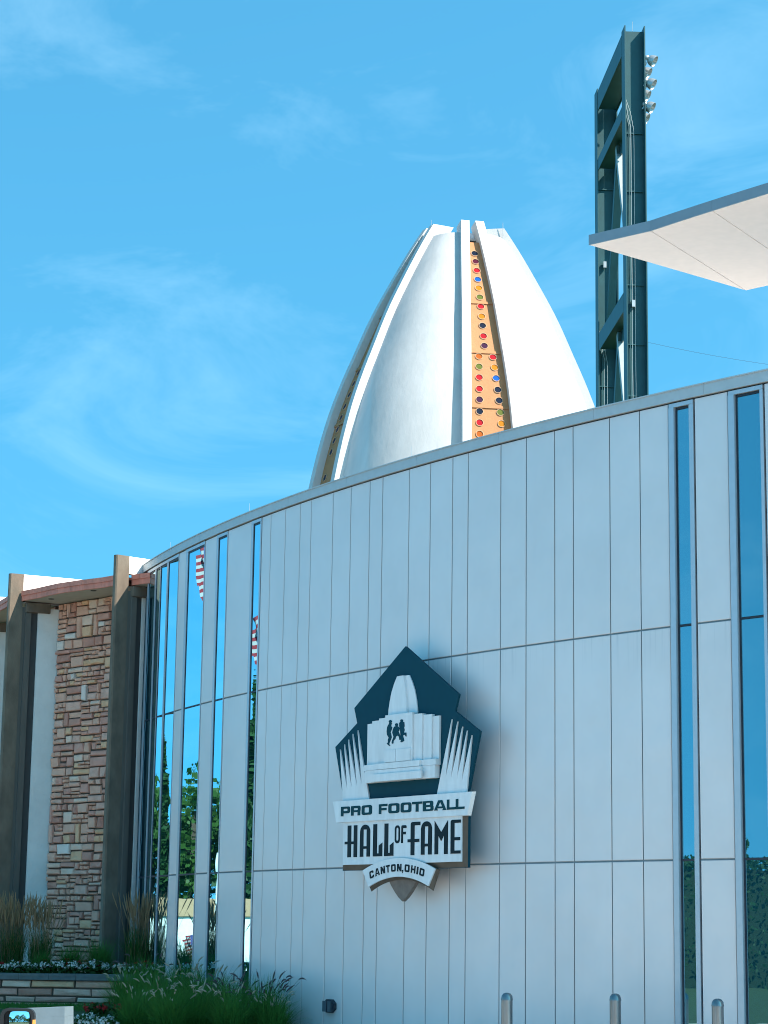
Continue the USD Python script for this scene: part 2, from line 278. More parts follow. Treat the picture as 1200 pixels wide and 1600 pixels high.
for wi, (jl, p, jr) in enumerate(wins):
    tilt = 0.10 if wi in (1, 2, 3) else 0.0
    right = jl[0] > 0
    jo, gd, gw = (0.022, -0.034, 0.026) if right else (0.010, -0.010, 0.030)
    w = part('window', [arcbox(*jl, -0.055, jo, 0.11, 9.965), arcbox(*jr, -0.055, 0.008, 0.11, 9.965), arcbox(jl[0], jr[1], -0.055, 0.012, 9.968, 10.03)], 'jamb_metal', cb)
    part('gasket', [arcbox(p[0] + .001, p[0] + gw, -0.055, gd + .008, 0.11, 9.963), arcbox(p[0] + gw + .001, p[1] - .002, -0.055, gd + .006, 9.925, 9.963)], 'dark_gasket', w)
    for z0, z1 in ((0.11, 3.105), (3.14, 6.575), (6.615, 9.92)): part('pane', hexa([wp(a_, d_, z_) for z_ in (z0, z1) for a_, d_ in ((p[0] + gw + .001, -.0585 - tilt), (p[1] - .003, -.0585 - tilt), (p[1] - .003, gd - tilt * (p[1] - p[0])), (p[0] + gw + .001, gd))]), 'glazing', w)
    for z in (3.122, 6.595): part('transom', arcbox(p[0] + gw + .002, p[1] - .003, -0.056, gd + .008, z - .016, z + .016), 'dark_gasket', w)
part('shadow_gap', arcbox(-13.85, S_END, -0.062, -0.03, 10.036, 10.056, 60), 'dark_gasket', cb)
k0 = -13.83
cop = np.linspace(k0, S_END, 13)
for a, b in zip(cop[:-1], cop[1:]): part('coping', [arcbox(a + .002, b - .002, -0.5, 0.035, 10.057, 10.225, 6), arcbox(a + .002, b - .002, -0.51, 0.05, 10.2255, 10.245, 6)], 'coping_metal', cb)
rf = [wp(s, -0.52, 0)[:2] for s in np.linspace(-13.8, S_END, 40)] + [wp(s, -20, 0)[:2] for s in np.linspace(S_END, -13.8, 20)]
part('roof', prism(Polygon(rf), 9.6, 9.82), 'roof_membrane', cb)
part('side_wall', [hexa([wp(-13.84, -0.5, z) for z in ()] or [wp(a, d, z) for z in (0, 9.59) for a, d in ((-13.84, -20), (-13.44, -20), (-13.44, -0.51), (-13.84, -0.51))])], 'wall_backing', cb)
part('back_wall', arcbox(-13.84, S_END, -20.4, -20.02, 0, 10.0, 20), 'wall_backing', cb)

# lightning rods on the coping
for s, lb in ((-12.0, 'thin lightning rod on the coping next to the stone building'), (-6.95, 'thin lightning rod on the coping above the narrow left windows'), (-0.62, 'thin lightning rod on the coping in front of the white dome')):
    b_ = wp(s, -0.15, 10.246)
    lr = thing('lightning_rod', lb, 'lightning rod', b_, group='lightning rods on the curved coping')
    part('rod', tubem([(0, 0, 0), (0.004, 0, .12), (0, 0, 0.26)], [.007, .006, .003], 5), 'galvanised', lr); part('rod_base', lathe([(0, 0), (.03, 0), (.02, .03), (0, .03)], 8), 'galvanised', lr)

# ------------------------------------------------------------------ roof canopy behind the front
cn = thing('roof_canopy', 'curved flat roof canopy with pale soffit and blue grey edge floating above the wall', 'canopy')
def cpt(r, th): return WC + r * np.array([math.cos(th), math.sin(th)])
TIP, BACK = np.array([3.583, 36.603]), np.array([6.978, 39.35])
thv = lambda p: math.atan2(p[1] - WC[1], p[0] - WC[0])
j1, j2 = thv((4.596, 35.791)), thv((5.546, 34.73)); dj = j2 - j1
edges = [thv(TIP), j1, j2] + [j2 + dj * k for k in range(1, 9)]
RO, RI = 47.08, 43.0
CZ0, CZ1 = 14.05, 14.235
inner0 = thv(BACK)
for a, b in zip(edges[:-1], edges[1:]):
    th = np.linspace(a, b, 5)
    outer = [cpt(RO, t) for t in th]
    if a == edges[0]: outer = [TIP, cpt(RO, b)]
    def inner(t):
        o = cpt(RO, t)
        # clip radial (skewed) joint by the cut end line TIP-BACK
        d = np.array([0.54, 0.84]); d = d / np.linalg.norm(d)
        return o + d * L
    def endhit(t):
        o = TIP if t == edges[0] else cpt(RO, t); d = np.array([0.545, 0.84])
        e = BACK - TIP; A = np.array([[d[0], -e[0]], [d[1], -e[1]]]); k = np.linalg.solve(A, TIP - o)
        if 0 <= k[1] <= 1: return o + d * k[0]
        A = o - WC; bb = 2 * A @ d; aa = d @ d; c_ = A @ A - RI * RI; disc = max(bb * bb - 4 * aa * c_, 0)
        return o + d * ((-bb - math.sqrt(disc)) / (2 * aa))
    ia, ib = endhit(a), endhit(b)
    poly = list(outer) + [ib]
    if (ia - TIP) @ (ia - TIP) > 1e-6 or a != edges[0]:
        ta, tb = thv(ia), thv(ib)
        if a <= j1 + 1e-9 < b or a == j1: poly += [BACK] if thv(BACK) > ta and thv(BACK) < tb else []
        poly += [ia]
    P = Polygon(poly).buffer(0)
    part('soffit_panel', prism(P.buffer(-0.007, join_style=2), CZ0, CZ0 + 0.02), 'soffit', cn)
    part('deck', prism(P.buffer(-0.03, join_style=2), CZ0 + 0.0205, CZ1 - .01), 'roof_membrane', cn)
    fo = [np.array(p) for p in outer]
    nrm = [(p - WC) / np.linalg.norm(p - WC) for p in fo]
    fp = Polygon([tuple(p - n * 0.003) for p, n in zip(fo, nrm)] + [tuple(p + n * 0.02) for p, n in zip(fo[::-1], nrm[::-1])]).buffer(0).buffer(-0.0015)
    part('fascia', prism(fp, CZ0 - 0.004, CZ1), 'fascia', cn)
up_th = [t for t in np.linspace(edges[4], edges[-1], 12)]
part('upper_storey', prism(Polygon([cpt(RI + 1.6, t) for t in up_th] + [cpt(RI - 8, t) for t in up_th[::-1]]), 9.83, CZ0 - .002), 'wall_panel', cn)

# ------------------------------------------------------------------ the crest sign
SD = 0.35
sg_n = np.array([math.cos(TH0), math.sin(TH0), 0]); sg_t = np.array([-math.sin(TH0), math.cos(TH0), 0]); P0 = wp(0, 0, 0)
sg = thing('wall_sign', 'large teal and white crest sign reading pro football hall of fame on the curved wall', 'sign')
def sgn(poly, d0, d1, inflate=None):
    m = prism(poly, d0, d1); v = m.vertices
    m = trimesh.Trimesh(P0 + np.outer(v[:, 0] - 0.012, sg_t) + np.outer(v[:, 2], sg_n) + np.outer(v[:, 1], [0, 0, 1]), m.faces, process=False)
    if m.volume < 0: m.invert()
    return m
def sp_(name, poly, d0, d1, m, parent=None, **k): return part(name, sgn(poly, d0, d1), m, parent or sg, **k)
def frustum(front, back, df, db):
    """closed skin between two polygons with the same corner count"""
    a, b = np.array(front), np.array(back); n = len(a)
    T = lambda q, d: P0 + np.outer(q[:, 0] - 0.012, sg_t) + np.outer(q[:, 1], [0, 0, 1]) + sg_n * d
    v = np.vstack([T(a, df), T(b, db)])
    f = []
    for i in range(n): k = (i + 1) % n; f += [[i, k, n + k], [i, n + k, n + i]]
    tri = trimesh.creation.triangulate_polygon(Polygon(front), engine='earcut')
    # fan over corner indices
    from scipy.spatial import cKDTree
    ix = cKDTree(a).query(tri[0])[1]
    for t in tri[1]: f += [[ix[t[0]], ix[t[1]], ix[t[2]]], [n + ix[t[2]], n + ix[t[1]], n + ix[t[0]]]]
    m = trimesh.Trimesh(v, np.array(f), process=False); m.fix_normals(); return m
mirror = lambda pts: [(x, y) for x, y in pts] + [(-x, y) for x, y in pts[::-1] if abs(x) > 1e-9]
shield = Polygon(mirror([(0, 6.82), (1.53, 5.875), (1.43, 5.605), (2.11, 5.226), (1.80, 4.24), (1.5, 3.9)]))
sp_('shield_plate', shield, 0.31, 0.35, 'teal_paint')
for u, v in ((-0.9, 5.7), (0.9, 5.7), (-1.2, 4.5), (1.2, 4.5)): sp_('standoff', Point(u, v).buffer(0.05, 6), 0.0, 0.31, 'dark_gasket')
# relief of the domed building
def dome_pts(k): return [(0.150, 6.312), (0.235, 6.19), (0.312, 6.045), (0.363, 5.88), (0.392, 5.75), (0.402, 5.66)]
sp_('relief_dome', Polygon(mirror(dome_pts(1))), 0.352, 0.372, 'sign_white')
left_d = Polygon([(-x, y) for x, y in dome_pts(1)] + [(0.148, 5.66), (0.125, 5.9), (0.085, 6.12), (0.035, 6.312)])
sp_('relief_dome_face', left_d, 0.3722, 0.412, 'sign_white')
for (x0, x1, zt, d) in ((0.398, 0.63, 5.622, 0.44), (0.634, 0.872, 5.594, 0.415), (0.876, 1.05, 5.557, 0.39)):
    for sx in (-1, 1): sp_('relief_wing', sbox(*sorted((sx * x0, sx * x1))[:1], 4.845, sorted((sx * x0, sx * x1))[1], zt), 0.352, d, 'sign_white')
rb = sp_('relief_block', sbox(-0.394, 4.845, 0.394, 5.656), 0.352, 0.475, 'sign_white')
sp_('relief_door', sbox(-0.39, 4.852, -0.062, 5.055), 0.4755, 0.49, 'sign_white', rb); sp_('relief_door', sbox(-0.045, 4.852, 0.36, 5.055), 0.4755, 0.49, 'sign_white', rb)
sp_('relief_step', sbox(-1.05, 4.742, 1.05, 4.842), 0.352, 0.455, 'sign_white'); sp_('relief_step', sbox(-1.02, 4.53, 1.02, 4.739), 0.352, 0.452, 'sign_white')
sp_('relief_step', sbox(-0.64, 4.742, 0.64, 4.840), 0.4555, 0.50, 'sign_white'); sp_('relief_step', sbox(-0.68, 4.532, 0.68, 4.735), 0.4525, 0.50, 'sign_white')
sp_('relief_step', sbox(-0.74, 4.534, 0.74, 4.66), 0.5005, 0.53, 'sign_white')
# rays
tips = [(1.375, 5.475), (1.534, 5.423), (1.666, 5.331), (1.791, 5.258), (1.921, 5.176)]; val = [(1.222, 4.528), (1.366, 4.50), (1.532, 4.49), (1.667, 4.46)]
ray = [(0.985, 4.265)]
for i, t in enumerate(tips):
    ray.append(t)
    if i < 4: ray.append(val[i])
ray += [(1.795, 4.265)]
for sx in (-1, 1): sp_('ray_fan', Polygon([(sx * x, y) for x, y in ray]), 0.352, 0.378, 'sign_white')
# banner, name box, ribbon, ball tip
part('banner', frustum([(-2.02, 4.258), (-1.9, 3.886), (1.9, 3.886), (2.02, 4.258)], [(-2.035, 4.262), (-1.905, 3.88), (1.935, 3.88), (2.06, 4.262)], 0.44, 0.385), 'sign_white', sg)
bxp = [(-1.715, 3.884), (-1.715, 3.152), (1.715, 3.152), (1.715, 3.884)]; bxb = [(-1.80, 3.879), (-1.80, 3.062), (1.80, 3.062), (1.80, 3.879)]
part('name_board', sgn(Polygon(bxp), 0.392, 0.41), 'sign_white', sg)
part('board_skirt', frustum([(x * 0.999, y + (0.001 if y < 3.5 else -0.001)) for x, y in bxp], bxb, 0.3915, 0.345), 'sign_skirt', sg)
part('board_back', sgn(Polygon([(-1.81, 3.876), (-1.81, 3.055), (1.81, 3.055), (1.81, 3.876)]), 0.30, 0.3445), 'teal_paint', sg)
def arc3(x1, y0, y1, n=25):   # arc through (-x1,y1),(0,y0),(x1,y1)
    h = y0 - y1; R_ = (x1 * x1 + h * h) / (2 * h); a = math.asin(x1 / R_)
    return [(R_ * math.sin(t), y0 - R_ + R_ * math.cos(t)) for t in np.linspace(-a, a, n)]
rib_o, rib_i = arc3(1.05, 3.24, 3.045), arc3(0.862, 2.93, 2.768)
part('ribbon', sgn(Polygon(rib_o + rib_i[::-1]), 0.425, 0.45), 'sign_white', sg)
rib_ob = arc3(1.075, 3.235, 3.03); rib_ib = arc3(0.895, 2.885, 2.69)
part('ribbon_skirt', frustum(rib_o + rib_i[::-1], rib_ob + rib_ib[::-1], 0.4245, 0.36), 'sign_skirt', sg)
tipp = [(-0.40, 2.875), (-0.33, 2.79), (-0.22, 2.68), (-0.11, 2.59), (0.0, 2.525), (0.11, 2.59), (0.22, 2.68), (0.33, 2.79), (0.40, 2.875), (0, 2.93)]
part('ball_tip', sgn(Polygon(tipp), 0.28, 0.352), 'football_brown', sg)
# lettering: positions along the board
zk = np.array([[165, -1.75], [640, -0.59], [1710, 1.83]]); zc = np.polyfit(zk[:, 0], zk[:, 1], 2)
U = lambda z: float(np.polyval(zc, z))
def rrect(x0, y0, x1, y1, r):
    return sbox(x0 + r, y0 + r, x1 - r, y1 - r).buffer(r, 4)
def glyph(ch, t=0.24, tv=None):   # in a unit square; t stroke width, tv horizontal-bar height
    tv = tv or t; b = sbox
    if ch == 'O': return rrect(0, 0, 1, 1, .2).difference(rrect(t, tv, 1 - t, 1 - tv, .08))
    if ch == 'P': return unary_union([b(0, 0, t, 1), rrect(0, .30, 1, 1, .18), b(0, .3, .4, 1)]).difference(rrect(t, .30 + tv, 1 - t, 1 - tv, .06))
    if ch == 'R': return unary_union([b(0, 0, t, 1), rrect(0, .36, 1, 1, .18), b(0, .36, .4, 1), b(.97 - t, 0, .97, .45)]).difference(rrect(t, .36 + tv * .85, 1 - t, 1 - tv, .06))
    if ch == 'F': return unary_union([b(0, 0, t, 1), b(0, 1 - tv, 1, 1), b(0, .36, .9, .36 + tv)])
    if ch == 'T': return unary_union([b(.5 - t / 2, 0, .5 + t / 2, 1), b(0, 1 - tv, 1, 1)])
    if ch == 'B': return unary_union([rrect(0, 0, 1, .56, .16), rrect(0, .45, .96, 1, .16), b(0, 0, .35, 1)]).difference(unary_union([rrect(t, tv * .8, 1 - t, .40, .05), rrect(t, .60, .96 - t, 1 - tv * .8, .05)]))
    if ch == 'A': return Polygon([(0, 0), (.34, 1), (.66, 1), (1, 0), (1 - t * 1.15, 0), (.76, .2), (.24, .2), (t * 1.15, 0)]).difference(Polygon([(.33, .38), (.67, .38), (.5, .82)]))
    if ch == 'L': return unary_union([b(0, 0, t, 1), b(0, 0, 1, tv)])
    if ch == 'C': return unary_union([rrect(0, 0, 1, 1, .22).difference(rrect(t, tv, 1 - t, 1 - tv, .08))]).difference(b(.6, .36, 1.1, .64))
    if ch == 'N': return unary_union([b(0, 0, t, 1), b(1 - t, 0, 1, 1), Polygon([(0, 1), (t * 1.2, 1), (1, 0), (1 - t * 1.2, 0)])])
    if ch == 'H': return unary_union([b(0, 0, t, 1), b(1 - t, 0, 1, 1), b(0, .5 - tv / 2, 1, .5 + tv / 2)])
    if ch == 'I': return b(0, 0, 1, 1)
    if ch == ',': return Polygon([(0, .22), (1, .22), (.9, 0), (.5, -.2), (.15, -.2), (.4, 0), (0, 0)])
def fit(g, x0, x1, y0, y1): return affinity.affine_transform(g, [x1 - x0, 0, 0, y1 - y0, x0, y0])
for ch, a, b in (('P', 165, 278), ('R', 292, 410), ('O', 424, 553), ('F', 640, 747), ('O', 758, 896), ('O', 912, 1046), ('T', 1055, 1181), ('B', 1190, 1322), ('A', 1329, 1482), ('L', 1490, 1597), ('L', 1601, 1710)):
    sp_('letter', fit(glyph(ch, 0.28, 0.23), U(a), U(b), 3.99, 4.155), 0.4405, 0.447, 'sign_letter_teal')
def deco(kind, a, b):
    b_ = sbox; z0, z1 = 3.281, 3.826; w = 45
    if kind == 'H': return unary_union([b_(U(235), z0, U(280), z1), b_(U(312), z0, U(356), z1), b_(U(200), 3.505, U(340), 3.55)])
    if kind == 'A':
        x0, x1 = U(a), U(b); r = (x1 - x0) / 2; t = r * 0.68
        out = b_(x0, z0, x1, z1 - r * .8).union(affinity.scale(Point((x0 + x1) / 2, z1 - r * .8).buffer(r, 10), 1, .8))
        inn = b_(x0 + t, z0 - 1, x1 - t, z1 - r * .55).difference(b_(x0, 3.415, x1, 3.46)); return out.difference(inn)
    if kind == 'L': return unary_union([b_(U(a), z0, U(a + 48), z1), b_(U(a), z0, U(b), z0 + .05), Polygon([(U(b - 45), z0), (U(b), z0), (U(b), 3.51), (U(b - 45), 3.46)])])
    if kind == 'F': 
        return unary_union([b_(U(a + 38), z0, U(a + 86), z1 - .03), rrect(U(a + 38), z1 - .13, U(b - 20), z1, .04), ]).difference(b_(U(a + 86), z0, U(b), z1 - .055)).union(b_(U(a + 60), z1 - .055, U(b + 12), z1)).union(b_(U(a), 3.495, U(b), 3.545))
    if kind == 'M': return Polygon([(U(a), z0), (U(a), z1), (U((a + b) / 2), z1 - .19), (U(b), z1), (U(b), z0), (U(b - 46), z0), (U(b - 46), z1 - .24), (U((a + b) / 2), z1 - .335), (U(a + 46), z1 - .24), (U(a + 46), z0)])
    if kind == 'E': return unary_union([b_(U(a), z0, U(a + 48), z1 - .03), rrect(U(a), z1 - .13, U(b), z1, .04).difference(b_(U(a + 48), z0, U(b) + 1, z1 - .052)), b_(U(a + 60), z1 - .052, U(b), z1), b_(U(a), z0, U(b), z0 + .05), b_(U(a), 3.495, U(b - 8), 3.545)])
for kind, a, b in (('H', 200, 356), ('A', 392, 517), ('L', 555, 671), ('L', 695, 810), ('F', 985, 1130), ('A', 1152, 1287), ('M', 1320, 1486), ('E', 1520, 1646)):
    sp_('letter', deco(kind, a, b), 0.4105, 0.4165, 'sign_letter_black')
x0, x1 = U(825), U(888); sp_('letter', rrect(x0, 3.488, x1, 3.785, .06).difference(rrect(x0 + .042, 3.53, x1 - .042, 3.745, .025)), 0.4105, 0.4165, 'sign_letter_black')
x0, x1 = U(905), U(970); sp_('letter', unary_union([sbox(x0, 3.488, x0 + .05, 3.76), rrect(x0, 3.70, x1, 3.782, .03), sbox(x0, 3.63, x1 - .02, 3.672)]).difference(sbox(x0 + .05, 3.69, x1 + .1, 3.735)), 0.4105, 0.4165, 'sign_letter_black')
# CANTON, OHIO along the ribbon's middle arc
h_ = 0.195 - 0.0; Rm = (1.05 ** 2 + .195 ** 2) / (2 * .195); cyc = 3.085 - Rm
place = [('C', -0.765, .125), ('A', -0.60, .14), ('N', -0.435, .125), ('T', -0.285, .115), ('O', -0.125, .13), ('N', 0.045, .125), (',', 0.145, .04), ('O', 0.27, .14), ('H', 0.445, .125), ('I', 0.565, .045), ('O', 0.69, .135)]
for ch, xm, w in place:
    a = math.asin(xm / Rm); g = fit(glyph(ch, .29, .23), -w / 2, w / 2, -.062, .062); g = affinity.rotate(g, -math.degrees(a), origin=(0, 0)); g = affinity.translate(g, xm, cyc + Rm * math.cos(a) - .006)
    sp_('letter', g, 0.4505, 0.456, 'sign_letter_black')
# three running figures
def rp_(pts): return Polygon([(-.233 + (x - 405) * .0011, 5.566 - (y - 260) * .00065 - (x - 405) * .000077 - 0.0) for x, y in pts]).buffer(0)
def ell(x, y, rx, ry): return [(x + rx * math.cos(t), y + ry * math.sin(t)) for t in np.linspace(0, 2 * math.pi, 14, endpoint=False)]
fig1 = unary_union([rp_(ell(402, 300, 44, 42)), rp_([(375, 330), (430, 335), (450, 355), (428, 385), (432, 430), (458, 450), (440, 520), (412, 575), (432, 640), (448, 710), (418, 790), (392, 850), (378, 890), (408, 925), (380, 938), (312, 880), (345, 845), (342, 780), (360, 715), (318, 650), (305, 560), (318, 440), (350, 380)])])
fig2 = unary_union([rp_(ell(570, 385, 42, 44)), rp_([(540, 420), (600, 418), (625, 440), (660, 470), (650, 530), (625, 560), (650, 610), (690, 720), (700, 775), (650, 780), (635, 690), (590, 665), (560, 690), (545, 750), (500, 800), (490, 870), (460, 882), (445, 860), (455, 790), (480, 740), (490, 690), (455, 590), (470, 510), (500, 440)])])
fig3 = unary_union([rp_(ell(705, 280, 40, 40)), rp_([(670, 310), (735, 305), (775, 320), (785, 420), (770, 460), (790, 520), (765, 585), (835, 585), (840, 680), (825, 692), (805, 670), (800, 640), (745, 660), (770, 750), (778, 800), (715, 838), (675, 832), (690, 795), (705, 765), (680, 690), (670, 600), (665, 500), (640, 420), (640, 335)])])
for f_ in (fig1, fig2, fig3): sp_('running_figure', f_, 0.4755, 0.48, 'teal_paint', rb)

# junction box on the wall
jb = thing('junction_box', 'small dark round outdoor outlet box low on the curved wall', 'outlet box')
c_ = wp(-3.03 + .3, 0.0, 0.72); jn = c_ - np.array([*WC, 0.72]); jn[2] = 0; jn /= np.linalg.norm(jn); jt = np.array([-jn[1], jn[0], 0])
def jbox(u0, u1, d0, d1, z0, z1): return hexa([c_ + jt * u + jn * d + np.array([0, 0, z]) for z in (z0, z1) for u, d in ((u0, d0), (u1, d0), (u1, d1), (u0, d1))])
oc = Polygon([(0.19 * math.cos(t), 0.125 * math.sin(t)) for t in np.linspace(0, 2 * math.pi, 8, endpoint=False) + .39])
m_ = prism(oc, 0.0, .07); m_ = trimesh.Trimesh(c_ + np.outer(m_.vertices[:, 0], jt) + np.outer(m_.vertices[:, 1], [0, 0, 1]) + np.outer(m_.vertices[:, 2], jn), m_.faces, process=False)
part('box_body', m_, 'dark_gasket', jb); part('cover', jbox(-.14, .12, .07, .11, -.10, .085), 'wall_backing', jb); part('cover_hinge', jbox(.01, .03, .1105, .12, -.10, .09), 'dark_gasket', jb)

# ------------------------------------------------------------------ white ribbed dome
DC = np.array([2.525, 68.0])
PZ = np.array([9.0, 12.0, 14.0, 16.09, 18.08, 19.21, 20.18, 21.42, 22.67, 23.97, 24.68]); PR = np.array([5.55, 5.50, 5.32, 4.95, 4.45, 4.05, 3.65, 3.13, 2.50, 1.79, 1.36])
from scipy.interpolate import PchipInterpolator
rout = PchipInterpolator(PZ, PR)
dm = thing('football_dome', 'white ribbed football shaped dome with tan strips of round coloured windows', 'dome')
AZ0 = 8.7
def dp(az, lat, r, z):   # az in degrees from the camera side, to the right; lat sideways from the radial line
    a = math.radians(az); rad = np.array([math.sin(a), -math.cos(a)]); tan = np.array([math.cos(a), math.sin(a)])
    return np.array([*(DC + rad * r + tan * lat), z])
def halfw(z): return 0.165 + (rout(z) - 1.79) * 0.16
zz = np.linspace(9.0, 24.25, 40); zr = np.linspace(9.0, 24.68, 42)
def grid(fn, us, vs):
    P = np.array([[fn(u, v) for u in us] for v in vs]); n, m = len(vs), len(us); ix = np.arange(n * m).reshape(n, m)
    q = np.stack([ix[:-1, :-1], ix[:-1, 1:], ix[1:, 1:], ix[1:, :-1]], -1).reshape(-1, 4)
    return trimesh.Trimesh(P.reshape(-1, 3), np.vstack([q[:, :3], q[:, [0, 2, 3]]]), process=False)
RW = 0.28
seq_c = ['navy', 'maroon', 'red', 'blue', 'amber', 'green', 'red', 'amber', 'navy', 'red', 'purple']
dbl = [('orange', 'red'), ('green', 'amber'), ('red', 'blue'), ('red', 'navy'), ('purple', 'navy'), ('navy', 'green'), ('red', 'amber'), ('orange', 'maroon'), ('navy', 'red'), ('green', 'navy'), ('red', 'amber'), ('navy', 'blue')]
y_single = [157, 188, 222, 256, 289, 324, 359, 397, 432, 472, 509]; y_dbl = [551, 590, 631, 675, 716, 761, 804, 848]
def z_at(zoomy):   # height on the strip's front for a height in the survey picture
    y = 330 + zoomy / 2.449; el = PITCH + math.atan((800 - y) / F_PX); z = 20.0
    for _ in range(20): z = EYE[2] + math.tan(el) * (DC[1] - (float(rout(z)) - .24))
    return z
zs_single = [z_at(y) for y in y_single]; zs_dbl = [z_at(y) for y in y_dbl]
while len(zs_dbl) < len(dbl): zs_dbl.append(zs_dbl[-1] - 0.84)
z_bands = [z_at(344), z_at(533), z_at(742), z_at(742) - 2.6]
for k in range(5):
    az = AZ0 + 72 * k
    # white shell between this strip and the next
    def shell(t, z, az=az):
        a0, a1 = az, az + 72; rr = float(rout(z)) - 0.20
        l0 = math.degrees(math.asin(min(.9, (halfw(z) + .15) / max(rr, .6)))); a = a0 + l0 + (72 - 2 * l0) * t
        bulge = 0.10 * math.sin(math.pi * t) * min(1, rr / 3)
        return dp(a, 0, rr + bulge, z)
    part('shell_panel', grid(shell, np.linspace(0, 1, 15), zz), 'white_render', dm, smooth=True)
    # tan strip
    strip = part('tan_strip', grid(lambda u, z, az=az: dp(az, u * (halfw(z) + .1), float(rout(z)) - 0.25, z), (-1, 0, 1), zz[:-1]), 'tan_render', dm, smooth=True)
    for zb in z_bands:
        hw_, rr = float(halfw(zb)), float(rout(zb)) - 0.25
        sl = float(rout(zb - .05)) - float(rout(zb + .05))
        part('strip_ledge', hexa([dp(az, l, rr + d + sl * (.5 if z_ < zb else -.5), z_) for z_ in (zb - .045, zb + .045) for l, d in ((-hw_, -.05), (hw_, -.05), (hw_, .035), (-hw_, .035))]), 'tan_render', strip)
    for s in (-1, 1):
        def sec(z, s=s, az=az):
            ro = float(rout(z)); h = float(halfw(z)); ri = max(ro - 0.75, 0.15)
            return [dp(az, s * h, ri, z), dp(az, s * h, ro, z), dp(az, s * (h + RW), ro, z), dp(az, s * (h + RW), ri, z)]
        V = np.array([sec(z) for z in zr]).reshape(-1, 3); n = len(zr); f = []
        for i in range(n - 1):
            for j in range(4):
                a, b, c, d = i * 4 + j, i * 4 + (j + 1) % 4, (i + 1) * 4 + (j + 1) % 4, (i + 1) * 4 + j; f += [[a, b, c], [a, c, d]]
        L = (n - 1) * 4; f += [[L, L + 1, L + 2], [L, L + 2, L + 3], [0, 2, 1], [0, 3, 2]]
        m = trimesh.Trimesh(V, np.array(f), process=False); m.fix_normals()
        part('rib', m, 'white_rib', dm, smooth=40)
    # round windows
    def disc(z, lat, col, az=az):
        dz = .06; r0_, r1_ = float(rout(z - dz)) - .25, float(rout(z + dz)) - .25
        upv = dp(az, lat, r1_, z + dz) - dp(az, lat, r0_, z - dz); upv /= np.linalg.norm(upv)
        a = math.radians(az); tv = np.array([math.cos(a), math.sin(a), 0]); nv = np.cross(tv, upv); c = dp(az, lat, (r0_ + r1_) / 2, z)
        if nv @ np.array([math.sin(a), -math.cos(a), 0]) < 0: nv = -nv
        def ring(ra, rb, d0, d1, n=18):
            pl = Point(0, 0).buffer(rb, 5)
            if ra: pl = pl.difference(Point(0, 0).buffer(ra, 5))
            m = prism(pl, d0, d1); return trimesh.Trimesh(c + np.outer(m.vertices[:, 0], tv) + np.outer(m.vertices[:, 1], upv) + np.outer(m.vertices[:, 2], nv), m.faces, process=False)
        fr = part('round_window', ring(.108, .121, -.02, .026), 'disc_rim', strip); 
        part('round_window_glass', ring(0, .1075, -.02, .006), 'glass_' + col, strip)
    if k == 4:
        for z in zs_single: disc(z, -.02, 'navy')
        for z in zs_dbl:
            o = max(0.155, float(halfw(z)) - 0.29); disc(z, -o, 'navy'); disc(z, o, 'navy')
    if k == 0:
        for z, c in zip(zs_single, seq_c): disc(z, 0.0 + (-.02), c)
        for z, (cl, c2) in zip(zs_dbl, dbl):
            o = max(0.155, float(halfw(z)) - 0.29); disc(z, -o, cl); disc(z, o, c2)
part('crown_skylight', lathe([(0, 24.62), (.35, 24.59), (.7, 24.48), (.95, 24.3), (1.0, 24.1)], 28, DC), 'skylight', dm, smooth=True)
part('crown_deck', lathe([(0, 24.05), (1.2, 24.05), (1.2, 24.12), (0, 24.12)], 28, DC), 'white_rib', dm)
part('dome_base', lathe([(5.9, 0), (5.9, 9.0), (5.4, 9.2), (0, 9.2)], 40, DC), 'plaster_white', dm, smooth=40)
for az, lb in ((-63 + 10, 'thin lightning rod at the left of the dome top'), (62, 'thin lightning rod at the right of the dome top')):
    b_ = dp(az, 0.0, 1.40, 24.3)
    lr = thing('lightning_rod', lb, 'lightning rod', b_, group='lightning rods on the dome'); part('rod', tubem([(0, 0, -.2), (0, 0, .3), (0, 0, .55)], [.012, .010, .006], 5), 'galvanised', lr)

# ------------------------------------------------------------------ stadium light tower
tw = thing('light_tower', 'tall dark teal steel stadium light tower with two columns and cross beams', 'light tower')
NA, FA = np.array([10.90, 90.2]), np.array([10.44, 97.6]); ax = (FA - NA) / np.linalg.norm(FA - NA); sd = np.array([ax[1], -ax[0]])
TZ = 41.8
for base, w in ((NA, 0.93), (FA, 0.98)):
    c = part('column', [obx(base, sd, ax, -w / 2 + .05, w / 2 - .05, .36, .40, 0, TZ - .03), obx(base, sd, ax, -w / 2, -w / 2 + .049, 0.0, .8, 0, TZ + .1), obx(base, sd, ax, w / 2 - .049, w / 2, 0.0, .8, 0, TZ + .1)], 'tower_steel', tw)
    for z in (36.9, 34.2, 29.9, 27.2, 24.9): part('stiffener', obx(base, sd, ax, -w / 2 + .052, w / 2 - .10, .29, .358, z, z + .05), 'tower_steel', c)
    for u, r in ((-.26, .025), (-.17, .016), (-.03, .014)):
        ztop = 38.6 if base is NA else 30
        p = lambda u_, z_, v=.30: (*(base + sd * u_ + ax * v), z_)
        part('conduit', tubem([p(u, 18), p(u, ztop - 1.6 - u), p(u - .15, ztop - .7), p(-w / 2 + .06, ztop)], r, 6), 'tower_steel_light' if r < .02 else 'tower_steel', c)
    part('cable_box', obx(base, sd, ax, -.2, -.06, .15, .30, 28.9 if base is NA else 33, 29.2 if base is NA else 33.3), 'galvanised', c)
